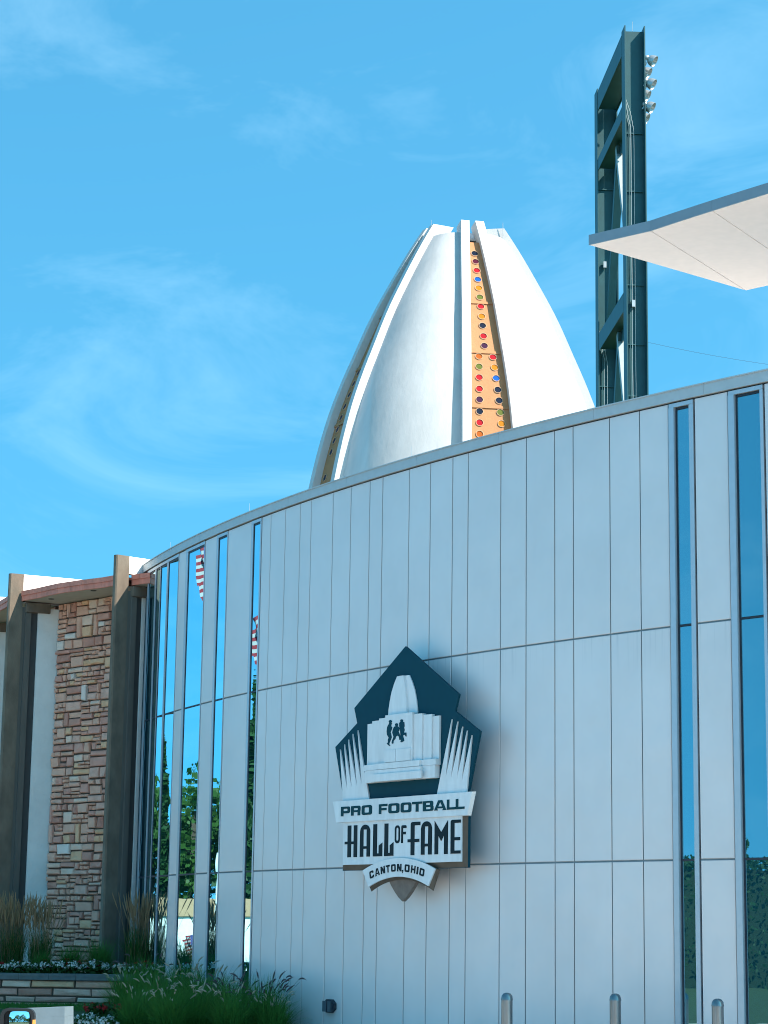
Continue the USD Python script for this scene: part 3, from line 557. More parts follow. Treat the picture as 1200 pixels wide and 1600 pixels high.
for z0, z1 in ((40.75, 41.75), (37.75, 38.35), (28.85, 29.7), (19.5, 20.3)):
    part('cross_beam', [obx(NA, sd, ax, -.44, .44, .81, 7.39, z0 + .10, z0 + .14), obx(NA, sd, ax, -.47, -.43, .81, 7.39, z0, z1), obx(NA, sd, ax, .43, .47, .81, 7.39, z0, z1)], 'tower_steel', tw)
for zt, zb in ((37.7, 30.0), (28.8, 20.6)):
    mid = NA + ax * 4.1
    part('diagonal_brace', beam((*(mid - ax * .25), zt), (*(FA - ax * .1 + sd * 0.05), zb), .36, .30, (*sd, 0)), 'tower_steel', tw)
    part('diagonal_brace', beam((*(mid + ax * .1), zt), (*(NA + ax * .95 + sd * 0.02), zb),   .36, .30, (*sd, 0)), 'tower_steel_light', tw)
    part('gusset_plate', obx(mid, sd, ax, -.03, .03, -.6, .6, zt - .5, zt + .1), 'tower_steel', tw)
def lampmesh(p):
    d = np.array([.80, -.25, -.54]); d /= np.linalg.norm(d); a = np.cross(d, [0, 1, 0]); a /= np.linalg.norm(a); b = np.cross(d, a)
    m = trimesh.creation.revolve(np.array([(0, -.20), (.10, -.185), (.19, -.12), (.24, -.02), (.265, .10), (.27, .16), (.255, .16), (.22, .04), (.15, -.08), (0, -.11)]), sections=18)
    v = m.vertices; m = trimesh.Trimesh(np.array(p) + np.outer(v[:, 0], a) + np.outer(v[:, 1], b) + np.outer(v[:, 2], d), m.faces, process=False); m.fix_normals()
    return m
for zi, z in enumerate((40.35, 39.25, 38.15)):
    part('lamp_arm', beam((*(NA + sd * .52 + ax * .2), z - .1), (*(NA + sd * .52 + ax * 7.2), z - .1), .08, .1, (*sd, 0)), 'galvanised', tw)
    for j in range(4):
        p = np.array([*(NA + sd * (.78 - .06 * zi) + ax * (.15 + 1.35 * j)), z])
        fl = part('floodlight', lampmesh(p), 'lamp_metal', tw, smooth=40)
        part('lamp_housing', [trimesh.creation.icosphere(1, .12).apply_translation(p + [-.20, .06, .14]), beam(p + [-.2, .05, .10], p + [-.32, .05, -.1], .05, .05, (0, 1, 0))], 'galvanised', fl)
part('lightning_rod', tubem([(*(NA + ax * .38 + sd * -.04), TZ), (*(NA + ax * .38 + sd * -.04), TZ + .45)], .012, 5), 'galvanised', tw)
cbp = [np.array([11.33, 90.5, 27.35]) + (np.array([26.5, 93, 26.6]) - np.array([11.33, 90.5, 27.35])) * t - np.array([0, 0, 1.3]) * 4 * t * (1 - t) * .35 for t in np.linspace(0, 1, 16)]
tag(part('cable', tubem(cbp, .006, 5), 'dark_gasket'), 'thin overhead cable running right from the steel light tower', 'cable')

# ------------------------------------------------------------------ stone-faced museum building on the left
sb_ = thing('stone_building', 'older museum wing with rough stone panels concrete fins and copper roof edge', 'building')
ZA = 10.398
finA = (np.array([-6.191, 48.596]), np.array([0.755, 0.656])); finB = (np.array([-9.085, 51.50]), np.array([0.895, 0.446])); 
finC = (np.array([-10.75, 55.2]), np.array([0.985, 0.17]))
def fin(o, d, first):
    d = d / np.linalg.norm(d); n = np.array([d[1], -d[0]])     # n: the side towards the camera
    T = 0.155
    front = [(0.03, 0), (0.0, .03), (0.0, T - .03), (0.03, T), (0.345, T), (0.345, 0)]
    f = part('fin', prism(Polygon([o + d * u + n * v for u, v in front]), 0.35, ZA), 'concrete_dark', sb_)
    part('parapet', obx(o, d, n, 0.3455, 6.0, 0.01, T - .008, 9.99, ZA - .004), 'plaster_white', f)
    part('fin_web', obx(o, d, n, 0.3455, 6.0, 0.02, T - .03, 0.35, 9.60), 'concrete_grey', f)
    for sgn_ in ((1,),):
        part('pilaster', obx(o, d, n, .425, .56, T - .029, T + .05, 0.35, 9.47), 'concrete_grey', f)
        part('pilaster', obx(o, d, n, .3462, .42, T - .029, T - .012, 0.35, 9.60), 'concrete_grey', f)
        part('slot', obx(o, d, n, .565, .735, T - .029, T - .02, 0.35, 9.45), 'slot_dark', f)
        part('plaster_reveal', obx(o, d, n, .74, 1.5, T - .029, T + .01, 0.35, 9.60), 'plaster_white', f)
        part('beam_head', obx(o, d, n, .42, 1.02, T - .028, T + .11, 9.475, 9.70), 'concrete_dark', f)
    return f
for o, d in (finA, finB, finC): fin(o, d, True)
def bay(eave, wall0, wall1, soff_back):
    """eave: front edge points left to right; fascia in two copper steps, soffit, roof"""
    e = [np.array(p) for p in eave]
    back = [np.array(p) for p in soff_back]
    P = Polygon([tuple(p) for p in e] + [tuple(p) for p in back])
    r = part('copper_roof', prism(P, 9.90, 9.965), 'copper', sb_)
    part('roof_soffit', prism(P.buffer(-.03, join_style=2), 9.735, 9.77), 'soffit_grey', r)
    tl = 0.0; i = 0
    for a, b in zip(e[:-1], e[1:]):
        L = np.linalg.norm(b - a); d = (b - a) / L; n = np.array([d[1], -d[0]]); k = max(1, round(L / .55))
        for j in range(k):
            u0_, u1_ = L * j / k + .002, L * (j + 1) / k - .002
            part('fascia_upper', obx(a, d, n, u0_, u1_, -.03, .03, 9.862, 9.975), 'copper', r)
            part('fascia_lower', obx(a, d, n, u0_, u1_, -.03, .012, 9.735, 9.859), 'copper', r)
    return r
EAV = [(-8.72, 51.47), (-8.28, 50.98), (-7.66, 50.2), (-7.0, 49.6), (-6.50, 49.22), (-6.13, 48.84)]
bay(EAV, None, None, [(-4.6, 50.2), (-6.3, 53.2), (-7.5, 52.2)])
bay([(-10.55, 55.2), (-9.85, 53.9), (-9.3, 52.6), (-8.98, 51.72)], None, None, [(-6.6, 52.8), (-7.0, 56.2)])
bay([(-5.76, 48.80), (-5.56, 48.60), (-5.3, 48.42)], None, None, [(-4.3, 49.4), (-4.8, 50.2)])
for q_ in ((-7.95, 51.05), (-6.75, 49.62)):
    part('soffit_light', lathe([(0, 9.722), (.06, 9.722), (.075, 9.734), (0, 9.734)], 14, q_), 'slot_dark', sb_)
# rough ashlar: irregular courses split by chance
def ashlar(w, h, seed, hmin=.075, hmax=.34):
    R_ = random.Random(seed); out = []
    def split(x0, y0, x1, y1, depth=0):
        ww, hh = x1 - x0, y1 - y0
        if (ww < .70 and hh < .29 and R_.random() < .6) or ww * hh < .028 or depth > 14: out.append((x0, y0, x1, y1)); return
        if hh < .62 and ww < .24 and hh > ww * 1.6 and R_.random() < .55: out.append((x0, y0, x1, y1)); return
        if .34 < hh < .75 and .3 < ww < .8 and R_.random() < .22:
            c = x0 + ww * R_.uniform(.2, .4); split(x0, y0, c, y1, depth + 1); split(c, y0, x1, y1, depth + 1); return
        if hh < hmin * 2.1 or (ww / hh > 1.9 and ww > .34 and R_.random() < .85):
            if ww < .24: out.append((x0, y0, x1, y1)); return
            c = x0 + ww * R_.uniform(.3, .7); split(x0, y0, c, y1, depth + 1); split(c, y0, x1, y1, depth + 1)
        elif hh > hmin * 2: c = y0 + hh * R_.uniform(.3, .7); split(x0, y0, x1, c, depth + 1); split(x0, c, x1, y1, depth + 1)
        else: out.append((x0, y0, x1, y1))
    split(0, 0, w, h); return out
def stone_mesh(o, d, n, r, R_, gap=.009, depth=.07, z0=0.0):
    x0, y0, x1, y1 = r; g = gap; j = lambda: R_.uniform(-.028, .028) if min(x1 - x0, y1 - y0) > .12 else R_.uniform(-.004, .004)
    c = [(x0 + g + abs(j()), y0 + g + abs(j()) * .7), (x1 - g - abs(j()), y0 + g + abs(j()) * .7), (x1 - g - abs(j()), y1 - g - abs(j()) * .7), (x0 + g + abs(j()), y1 - g - abs(j()) * .7)]
    D_ = depth * R_.uniform(.45, 1.25); tl = [D_ + R_.uniform(-.018, .018) for _ in range(4)]
    k = .018; cx, cy = (x0 + x1) / 2, (y0 + y1) / 2
    ins = [(x + (k if x < cx else -k), y + (k if y < cy else -k)) for x, y in c]
    P3 = lambda x, y, dd: np.array([*(o + d * x + n * dd), z0 + y])
    v = [P3(x, y, 0) for x, y in c] + [P3(x, y, D_ - .02) for x, y in c] + [P3(x, y, t) for (x, y), t in zip(ins, tl)] + [P3(cx + R_.uniform(-.1, .1) * (x1 - x0), cy + R_.uniform(-.1, .1) * (y1 - y0), D_ + R_.uniform(-.004, .022))]
    f = []
    for b in (0, 4):
        for i in range(4): q0, q1 = b + i, b + (i + 1) % 4; f += [[q0, q1, q1 + 4], [q0, q1 + 4, q0 + 4]]
    for i in range(4): f.append([8 + i, 8 + (i + 1) % 4, 12])
    m = trimesh.Trimesh(np.array(v), np.array(f), process=False)
    if ((m.triangles_center[-1] * 0 + m.face_normals[-1])[:2] @ n) < 0: m.invert()
    return m
WEI = [5, 4.5, 3, 3, 2.2, .5, 5]
def stone_wall(o, d, w, z0, z1, parent, seed, limit_x, one_piece=False):
    d = np.array(d) / np.linalg.norm(d); n = np.array([d[1], -d[0]]); o = np.array(o)
    R_ = random.Random(seed); sw = part('stone_panel', obx(o, d, n, 0, w, -.25, 0.0, z0, z1), 'mortar', parent); rest = []
    rects = ashlar(w, z1 - z0, seed); keep = set(sorted((r for r in rects if r[0] < limit_x), key=lambda r: -(r[2] - r[0]) * (r[3] - r[1]))[:300])
    for r in rects:
        m = stone_mesh(o, d, n, r, R_, z0=z0)
        if r in keep and not one_piece: part('stone', m, R_.choices(STONES, WEI)[0], sw)
        else: rest.append(m)
    if rest: tag(part('stones', rest, 'stone_a', sw), kind='stuff')
    return sw
chord = np.array([-6.19 + .755 * 1.12, 48.6 + .656 * 1.12]) - np.array([-7.865, 51.876])
stone_wall((-7.865, 51.876), chord, float(np.linalg.norm(chord)) - .02, 0.4, 9.72, sb_, 11, 2.35)
stone_wall((-9.8, 55.6), np.array([-7.95, 52.05]) - np.array([-9.8, 55.6]), 3.9, 0.4, 9.72, sb_, 5, 0, True)
part('inner_wall', prism(Polygon([(-7.4, 52.4), (-5.2, 50.0), (-1.5, 52.5), (2, 60), (-3, 62), (-7.0, 57)]), 0.3, 9.7), 'plaster_white', sb_)

# ------------------------------------------------------------------ planter in front of the stone wing
pw = thing('stone_planter', 'low raised planter bed of pale sandstone blocks with dark slate coping', 'planter')
PY = 46.0
part('planter_core', [bx(-13, -4.42, PY + .06, PY + .36, 0.2, 1.0)], 'mortar', pw)
part('planter_soil', [bx(-13, -4.6, PY + .365, 48.2, 0.2, 0.97)], 'soil', pw)
R_ = random.Random(4); z = 0.34
for hgt in (.13, .125, .17, .155):
    x = -13 + R_.uniform(0, .4)
    while x < -4.45:
        w = R_.uniform(.45, 1.05); x1 = min(x + w, -4.42)
        if x1 - x > .12:
            part('block', stone_mesh(np.array([0, PY + .06]), np.array([1.0, 0]), np.array([0, -1.0]), (x, 0, x1, hgt), R_, gap=.005, depth=.045, z0=z), R_.choices(STONES, [5, 4, 4, 1.5, 2, 1, 5])[0], pw)
        x = x1 + .001
        if x1 >= -4.42: break
    z += hgt
x = -13.0
while x < -4.45:
    x1 = min(x + R_.uniform(.55, .7), -4.40); part('coping_slab', bx(x + .003, x1 - .003, PY - .04, PY + .40, 1.001, 1.055 + R_.uniform(-.003, .003)), 'slate', pw)
    part('coping_edge', bx(x + .003, x1 - .003, PY - .035, PY + .059, 0.93, 1.0008), 'slate', pw); x = x1

# ------------------------------------------------------------------ planting
def blades(n, h, spread, seed, w=.012, droop=.6, segs=5, rbase=.12, up=.25):
    g = np.random.default_rng(seed); az = g.uniform(0, 2 * np.pi, n); L = h * g.uniform(.6, 1.15, n); lean = np.abs(g.normal(0, 1, n)) * spread * .5 + up * g.uniform(0, 1, n) * spread
    br = rbase * np.sqrt(g.uniform(0, 1, n)); ba = g.uniform(0, 2 * np.pi, n); t = np.linspace(0, 1, segs)
    ang = lean[:, None] * (0.35 + t[None] * (1 + droop)) ; ang = np.clip(ang, 0, 2.3)
    ds = L[:, None] / (segs - 1); rr = np.concatenate([np.zeros((n, 1)), np.cumsum(np.sin(ang[:, :-1]) * ds, 1)], 1); hh = np.concatenate([np.zeros((n, 1)), np.cumsum(np.cos(ang[:, :-1]) * ds, 1)], 1)
    cx = br * np.cos(ba); cy = br * np.sin(ba)
    P = np.stack([cx[:, None] + rr * np.cos(az)[:, None], cy[:, None] + rr * np.sin(az)[:, None], hh], -1)
    wd = w * g.uniform(.7, 1.3, n)[:, None] * np.array([.8, 1, .9, .6, .06])[None, :segs]
    side = np.stack([-np.sin(az + g.normal(0, .6, n)), np.cos(az + g.normal(0, .6, n)), np.zeros(n)], -1)
    A, B = P + side[:, None] * wd[..., None] / 2, P - side[:, None] * wd[..., None] / 2
    V = np.stack([A, B], 2).reshape(-1, 3); base = (np.arange(n) * segs * 2)[:, None]
    f = []
    for i in range(segs - 1): f += [np.c_[base + 2 * i, base + 2 * i + 1, base + 2 * i + 3], np.c_[base + 2 * i, base + 2 * i + 3, base + 2 * i + 2]]
    return trimesh.Trimesh(V, np.vstack(f), process=False), P
def spike(p0, d0, L, rad, bend, g, n=7):
    pts = [np.array(p0)]; d = np.array(d0, float)
    for i in range(n - 1):
        d = d + np.array([0, 0, -bend]); d /= np.linalg.norm(d); pts.append(pts[-1] + d * L / (n - 1))
    prof = rad * np.array([.35, .8, 1, 1, .85, .55, .1])
    m = tubem(pts, prof, 5, cap=False)
    # bristles
    bl = []; P = np.array(pts)
    for k in range(16):
        t = g.uniform(0, n - 1.01); i = int(t); c = P[i] + (P[i + 1] - P[i]) * (t - i); dirv = (P[i + 1] - P[i]) / np.linalg.norm(P[i + 1] - P[i]) * .8 + g.normal(0, .55, 3)
        e = c + dirv * rad * 1.9; s = np.cross(dirv, [0.3, .2, 1]); s = s / (np.linalg.norm(s) + 1e-9) * .0028
        bl.append((c - s, c + s, e))
    v = np.array(bl).reshape(-1, 3); return trimesh.util.concatenate([m, trimesh.Trimesh(v, np.arange(len(v)).reshape(-1, 3), process=False)])
def fountain(seed, nb=1000, nseed=16, h=1.05, seedmat='seed_purple', name='fountain_grass', loc=(0, 0, 0), label=None, group=None, rz=0, greens='grass_green', sc=1.0):
    g = np.random.default_rng(seed); o = thing(name, label, 'ornamental grass', loc, rz, group, sc)
    m, P = blades(nb, h, 1.25, seed, w=.011, rbase=.24); tag(part('blades', m, greens, o), kind='stuff')
    st, sd_ = [], []
    for k in range(nseed):
        a = g.uniform(0, 2 * np.pi); lean = g.uniform(.12, .62); H = h * g.uniform(.85, 1.15)
        tpts = [np.array([math.cos(a) * H * lean * t ** 1.6 * .9, math.sin(a) * H * lean * t ** 1.6 * .9, H * t * (1 - .12 * t)]) for t in np.linspace(0, 1, 6)]
        st.append(tubem(tpts, .0022, 4, cap=False)); d = tpts[-1] - tpts[-2]; d /= np.linalg.norm(d)
        sd_.append(spike(tpts[-1], d, g.uniform(.10, .19), .014, g.uniform(.05, .28), g))
    tag(part('stems', st, 'grass_dark', o), kind='stuff'); 
    for m in sd_: part('seed_head', m, seedmat, o)
    return o
def reed(seed, loc, label, group=None, h=1.45, n=110, rz=0, sc=1.0, spread=.22):
    g = np.random.default_rng(seed); o = thing('reed_grass', label, 'ornamental grass', loc, rz, group, sc)
    m, P = blades(420, h * .62, .55, seed, w=.009, rbase=.2); tag(part('blades', m, 'grass_dark', o), kind='stuff')
    st, pl = [], []
    for k in range(n):
        a = g.uniform(0, 2 * np.pi); lean = abs(g.normal(0, spread)); H = h * g.uniform(.78, 1.05); b = np.array([*(g.normal(0, .10, 2)), 0])
        tp = [b + np.array([math.cos(a) * H * lean * t ** 1.3, math.sin(a) * H * lean * t ** 1.3, H * t]) for t in np.linspace(0, 1, 4)]
        st.append(tubem(tp, .0025, 3, cap=False)); d = tp[-1] - tp[-2]; d /= np.linalg.norm(d)
        pl.append(spike(tp[-1] - d * .32, d, g.uniform(.26, .4), .010, g.uniform(0, .03), g))
    tag(part('stems', st, 'seed_tan', o), kind='stuff'); tag(part('plumes', pl, 'seed_tan', o), kind='stuff'); return o
def flower(seed, loc, label, red, group, rz=0, sc=1.0):
    g = np.random.default_rng(seed); o = thing('begonia_plant', label, 'flowering plant', loc, rz, group, sc); V = []
    n = 130; c = g.normal(0, 1, (n, 3)); c /= np.linalg.norm(c, axis=1, keepdims=True); c *= g.uniform(.35, 1, (n, 1)) ** .5; c = c * [.17, .17, .13] + [0, 0, .14]
    def quads(c, s, g):
        a = g.normal(0, 1, c.shape); a /= np.linalg.norm(a, axis=1, keepdims=True); b = np.cross(a, g.normal(0, 1, c.shape)); b /= np.linalg.norm(b, axis=1, keepdims=True)
        v = np.stack([c - a * s, c - b * s * .7, c + a * s, c + b * s * .7], 1).reshape(-1, 3); i = np.arange(len(c))[:, None] * 4; return trimesh.Trimesh(v, np.vstack([i + [0, 1, 2], i + [0, 2, 3]]), process=False)
    tag(part('leaves', quads(c, .038, g), 'leaf_dark', o), kind='stuff')
    nf = 13
    for k in range(nf):
        th = g.uniform(0, 2 * np.pi); r = .17 * math.sqrt(g.uniform(0, 1)); cc = np.array([r * math.cos(th), r * math.sin(th), .245 - r * .35 + g.uniform(-.02, .035)])
        pts = cc + g.normal(0, .018, (8, 3)); part('blossom', quads(pts, .027, g), 'petal_red' if red else 'petal_white', o)
    return o
# foot of the curved wall: fountain grasses, left to right
FG = [(-4.55, 43.6, 1.0), (-3.75, 42.5, 1.05), (-4.75, 42.0, .95), (-3.2, 41.35, 1.12), (-4.0, 40.8, 1.0), (-2.65, 40.5, 1.05), (-3.25, 39.8, 1.0), (-2.02, 39.75, 1.1), (-2.6, 39.2, .95), (-4.35, 39.9, .85), (-3.7, 39.4, .9), (-1.85, 39.25, .85)]
fl_lab = ['green fountain grass clump at the foot of the narrow glass panes nearest the stone wing', 'green fountain grass clump below the window that reflects a flag', 'low green fountain grass clump in front of the planter end', 'tall green fountain grass clump under the second narrow window',
          'green fountain grass clump just right of the red and white flowers', 'green fountain grass clump with few seed heads under the wide metal panel', 'front fountain grass clump at the bottom edge left of the dark plumed one', 'fountain grass clump with many purple seed heads rightmost against the wall',
          'low fountain grass clump in front of the purple plumed clump', 'small dark fountain grass clump behind the red and white flowers', 'low fountain grass clump at the bottom edge next to the flowers', 'small fountain grass clump at the bottom edge below the purple plumes']
for i, (x, y, s) in enumerate(FG):
    heavy = i == 7
    fountain(20 + i, 1050, 36 if heavy else 16, 1.08, 'seed_purple' if heavy or i in (5, 0) else 'seed_pale', loc=(x, y, float(gz(x, y)) + .0), label=fl_lab[i], group='fountain grasses along the wall', rz=37 * i, sc=s)
RG = [(-8.55, 47.55, 1.0, 'tan plumed reed grass clump at the far left edge of the planter'), (-7.95, 47.75, 1.02, 'tan plumed reed grass clump in front of the left concrete fin'), (-7.35, 47.7, .98, 'tan plumed reed grass clump in front of the white plaster strip'), (-5.15, 47.35, 1.05, 'tan plumed reed grass clump between the right concrete fin and the glass')]
for i, (x, y, s, lb) in enumerate(RG): reed(60 + i, (x, y, .97), lb, 'reed grasses in the planter', rz=50 * i, sc=s * 1.16)
for i, (x, y, s, lb) in enumerate([(-6.6, 47.3, .72, 'low green grass mound in front of the stone panel, left one'), (-6.0, 47.35, .8, 'low green grass mound in front of the stone panel, right one'), (-7.2, 47.1, .55, 'small green grass mound at the foot of the white strip')]):
    fountain(80 + i, 800, 3, 1.0, 'seed_pale', loc=(x, y, .97), label=lb, group='green mounds in the planter', sc=s, rz=20 * i)
fw_ = flower(90, (-7.9, PY + .62, .95), 'white flowering begonia in the stone planter', False, 'white begonias in the planter'); fr_ = flower(91, (-7.6, PY + .78, .95), 'red flowering begonia in the stone planter', True, 'red begonias in the planter')
R_ = random.Random(8)
for k in range(15):
    x = -8.3 + k * .27 + R_.uniform(-.06, .06)
    if k not in (1,): copy(fw_, 'begonia_plant', 'white flowering begonia in the stone planter', 'flowering plant', (x, PY + .60 + R_.uniform(-.1, .1), .95), R_.uniform(0, 360), 'white begonias in the planter', R_.uniform(1.1, 1.4))
    if k % 2 == 0: copy(fr_, 'begonia_plant', 'red flowering begonia in the stone planter', 'flowering plant', (x + .13, PY + .84 + R_.uniform(-.06, .06), .97), R_.uniform(0, 360), 'red begonias in the planter', R_.uniform(1.15, 1.4))
for k, (x, y) in enumerate([(-5.25, 40.4), (-4.95, 40.1), (-5.05, 39.7), (-5.35, 39.9), (-4.8, 39.6)]):
    copy(fw_, 'begonia_plant', 'white flowering begonia beside the pale concrete block', 'flowering plant', (x, y, float(gz(x, y)) + .05), 70 * k, 'white begonias by the block', 1.25)
for k, (x, y) in enumerate([(-4.95, 40.75), (-5.18, 40.62)]): copy(fr_, 'begonia_plant', 'red flowering begonia behind the white ones beside the pale block, ' + ('right', 'left')[k] + ' one of two', 'flowering plant', (x, y, float(gz(x, y)) + .22), 70 * k, 'red begonias by the block', 1.25)
# mown grass in front of the planter
g = np.random.default_rng(5); n = 9000
gx, gy = g.uniform(-12, -4.6, n), g.uniform(43.6, 45.95, n); az = g.uniform(0, 6.28, n); hh = g.uniform(.04, .10, n)
B = np.stack([gx, gy, gz(gx, gy)], -1); s_v = np.stack([np.cos(az), np.sin(az), 0 * az], -1) * .006; tp = B + np.stack([g.normal(0, .02, n), g.normal(0, .02, n), hh], -1)
tag(part('lawn_grass', trimesh.Trimesh(np.stack([B - s_v, B + s_v, tp], 1).reshape(-1, 3), np.arange(3 * n).reshape(-1, 3), process=False), 'grass_green'), 'strip of short green lawn below the stone planter', 'grass', kind='stuff')

# ------------------------------------------------------------------ bollards, block, parked car
bl_lab = ['steel bollard standing left of the other two', 'middle steel bollard in front of a panel joint', 'steel bollard beside the right hand windows']
bol = None
for (x, y), lb in zip(((1.86, 31.55), (3.46, 32.0), (4.66, 30.15)), bl_lab):
    if bol is None:
        bol = thing('bollard', lb, 'bollard', (x, y, .10), group='steel bollards before the curved wall')
        part('post', lathe([(0, 0), (.082, 0), (.082, .985), (0.0815, 1.0)], 24), 'steel_brushed', bol, smooth=40)
        part('cap', lathe([(.086, .99), (.086, 1.01), (.078, 1.05), (.055, 1.082), (.025, 1.093), (0, 1.095)], 24), 'steel_brushed', bol, smooth=True); part('base_plate', lathe([(0, 0.001), (.13, 0.001), (.13, .012), (.083, .012)], 24), 'galvanised', bol)
    else: copy(bol, 'bollard', lb, 'bollard', (x, y, .10), 40, 'steel bollards before the curved wall')
ck = thing('concrete_block', 'pale blue grey concrete block standing on the lawn beside the car mirror', 'concrete block', (-5.1, 34.2, 0))
pb = Polygon([(-.42, -.20), (.31, -.20), (.40, .20), (-.42, .20)])
m = prism(pb, 0, .66); top = m.vertices[:, 2] > .3; m.vertices[top, :2] *= .94; m.vertices[top, 2] += (m.vertices[top, 0]) * .05
part('block_body', m, 'block_concrete', ck)
m = prism(pb, .6605, .80); top = m.vertices[:, 2] > .7; m.vertices[:, 2] += m.vertices[:, 0] * .05; m.vertices[:, :2] *= .938; m.vertices[top, :2] *= .985
part('block_cap', m, 'block_concrete', ck)

car = thing('parked_car', 'dark car at the left edge of which only the wing mirror shows', 'car', (-3.72, 15.3, 0.01))
def side_prism(pts, x0, x1, taper=0.0):   # profile in (y, z), extruded across x
    m = prism(Polygon(pts), x0, x1); v = m.vertices[:, [2, 0, 1]].copy()
    if taper: v[:, 0] *= 1 - taper * np.clip((v[:, 2] - .95) / .8, 0, 1)
    m = trimesh.Trimesh(v, m.faces, process=False)
    if m.volume < 0: m.invert()
    return m
body = [(-2.25, .32), (-2.3, .7), (-2.2, 1.05), (-2.0, 1.08), (1.0, 1.06), (2.1, .95), (2.35, .72), (2.35, .35), (1.85, .3), (1.8, .55), (1.45, .72), (1.1, .55), (1.05, .3), (-1.0, .3), (-1.05, .55), (-1.4, .72), (-1.75, .55), (-1.8, .3)]
part('body', side_prism(body, -.92, .92), 'car_paint', car)
part('cabin', side_prism([(-2.12, 1.081), (-1.85, 1.62), (-1.3, 1.74), (-.1, 1.74), (1.05, 1.081)], -.9, .9, .16), 'car_paint', car)
for s in (-1, 1):
    part('side_window', trimesh.Trimesh([(s * (.9 * (1 - .16 * np.clip((z - .95) / .8, 0, 1)) + .006), y, z) for y, z in ((-1.75, 1.14), (-1.6, 1.56), (-.2, 1.62), (.75, 1.14))], [[0, 1, 2], [0, 2, 3]] if s < 0 else [[2, 1, 0], [3, 2, 0]], process=False), 'car_glass', car)
    for y in (-1.4, 1.45):
        w = trimesh.creation.cylinder(.34, .22, sections=24); w.apply_transform(trimesh.transformations.rotation_matrix(math.pi / 2, [0, 1, 0])); w.apply_translation([s * .81, y, .34]); wh = part('wheel', w, 'rubber', car, smooth=40)
        w2 = trimesh.creation.cylinder(.21, .02, sections=20); w2.apply_transform(trimesh.transformations.rotation_matrix(math.pi / 2, [0, 1, 0])); w2.apply_translation([s * .925, y, .34]); part('rim', w2, 'galvanised', wh)
    part('tail_light', bx(*sorted((s * .62, s * .9)), -2.315, -2.24, .86, 1.0), 'flag_red', car)
def mirror_at(cx, cy, cz, s):
    # housing: rounded shell open to the rear (towards -y)
    out = affinity.scale(rrect(-.125, -.085, .125, .085, .055), 1, 1); 
    def xz(poly, y0, y1, sc=1.0):
        m = prism(poly, 0, 1); v = m.vertices; f = v[:, 2]; k = 1 - (1 - sc) * f
        mm = trimesh.Trimesh(np.c_[cx + v[:, 0] * k * s, cy + y0 + (y1 - y0) * f, cz + v[:, 1] * k], m.faces, process=False)
        if mm.volume < 0: mm.invert()
        return mm
    ho = part('wing_mirror', [xz(out.difference(rrect(-.100, -.070, .098, .066, .04)), -.03, .03, 1.0), xz(out, .0301, .12, .72)], 'black_plastic', car, smooth=40)
    K = 13; gu, gv = np.meshgrid(np.linspace(-1, 1, K), np.linspace(-1, 1, K)); gu, gv = gu.ravel(), gv.ravel()
    su, sv = gu * np.sqrt(1 - gv ** 4 * .22), gv * np.sqrt(1 - gu ** 4 * .22)
    mx, mz = .012 + su * .072, -.002 + sv * .066; my = -.012 + mx * .10 + mz * .030 + (mx ** 2 + mz ** 2) / 2.6
    ix = np.arange(K * K).reshape(K, K); qd = np.stack([ix[:-1, :-1], ix[:-1, 1:], ix[1:, 1:], ix[1:, :-1]], -1).reshape(-1, 4); ff = np.vstack([qd[:, :3], qd[:, [0, 2, 3]]])
    part('mirror_glass', trimesh.Trimesh(np.c_[cx + mx * s, cy + my - .004, cz + mz], ff if s > 0 else ff[:, ::-1], process=False), 'mirror', ho, smooth=True)
    part('indicator', hexa([(cx + s * a, cy + b, cz + z_) for z_ in (-.028, .005) for a, b in ((.112, -.034), (.128, -.03), (.128, .01), (.112, .01))]), 'amber_lens', ho)
    part('mirror_arm', beam((cx - s * .10, cy + .05, cz - .05), (cx - s * .24, cy + .09, cz - .11), .06, .05, (0, 1, 0)), 'black_plastic', ho)
mirror_at(1.118, .72, 1.362, 1); mirror_at(-1.118, .72, 1.362, -1)

# ------------------------------------------------------------------ things seen only as reflections in the glass, standing to the left
def flag_on_pole(x, y, H, lab, flab, seed, fz, wd=.62, fs=1.0):
    p = thing('flagpole', lab, 'flagpole', (x, y, -.05)); part('pole', lathe([(0, 0), (.12, 0), (.11, .5), (.05, H), (0, H)], 14), 'pole_white', p, smooth=40); part('finial', trimesh.creation.icosphere(2, .1).apply_translation([0, 0, H + .09]), 'amber_lens', p)
    f = thing('flag', flab, 'flag', (x, y, fz), 95); W, Hh = 3.0 * fs, 1.7 * fs
    def pos(u, v): # hanging folds
        fold = .22 * math.sin(u * 9 + v * 2) * (.3 + u); return np.array([.07 + u * W * wd * 1.25 * (1 - .85 * v) , fold * fs * 1.4, -v * Hh - u * u * .5 * fs])
    for i in range(13):
        u0_ = .40 if i < 7 else 0.0
        part('stripe', grid(lambda u, v: pos(u, v), np.linspace(u0_, 1, 16), np.linspace(i / 13, (i + 1) / 13, 3)), 'flag_red' if i % 2 == 0 else 'flag_white', f, smooth=True)
    ct = part('canton', grid(lambda u, v: pos(u, v), np.linspace(0, .4, 10), np.linspace(0, 7 / 13, 8)), 'flag_blue', f, smooth=True)
    st = []
    for r in range(9):
        for c in range(6 if r % 2 == 0 else 5):
            ce = pos(.035 + c * .066 + (.033 if r % 2 else 0), (.5 + r) / 9 * 7 / 13 * .98)
            for yy in (-.012, .012): st.append(trimesh.Trimesh([ce + [rr * math.cos(t), yy, rr * math.sin(t)] for t, rr in [(math.pi / 2 + k * math.pi / 5, .042 * fs if k % 2 == 0 else .017 * fs) for k in range(10)]] + [ce + [0, yy, 0]], [[k, (k + 1) % 10, 10] for k in range(10)], process=False))
    tag(part('stars', st, 'flag_white', ct), kind='stuff')
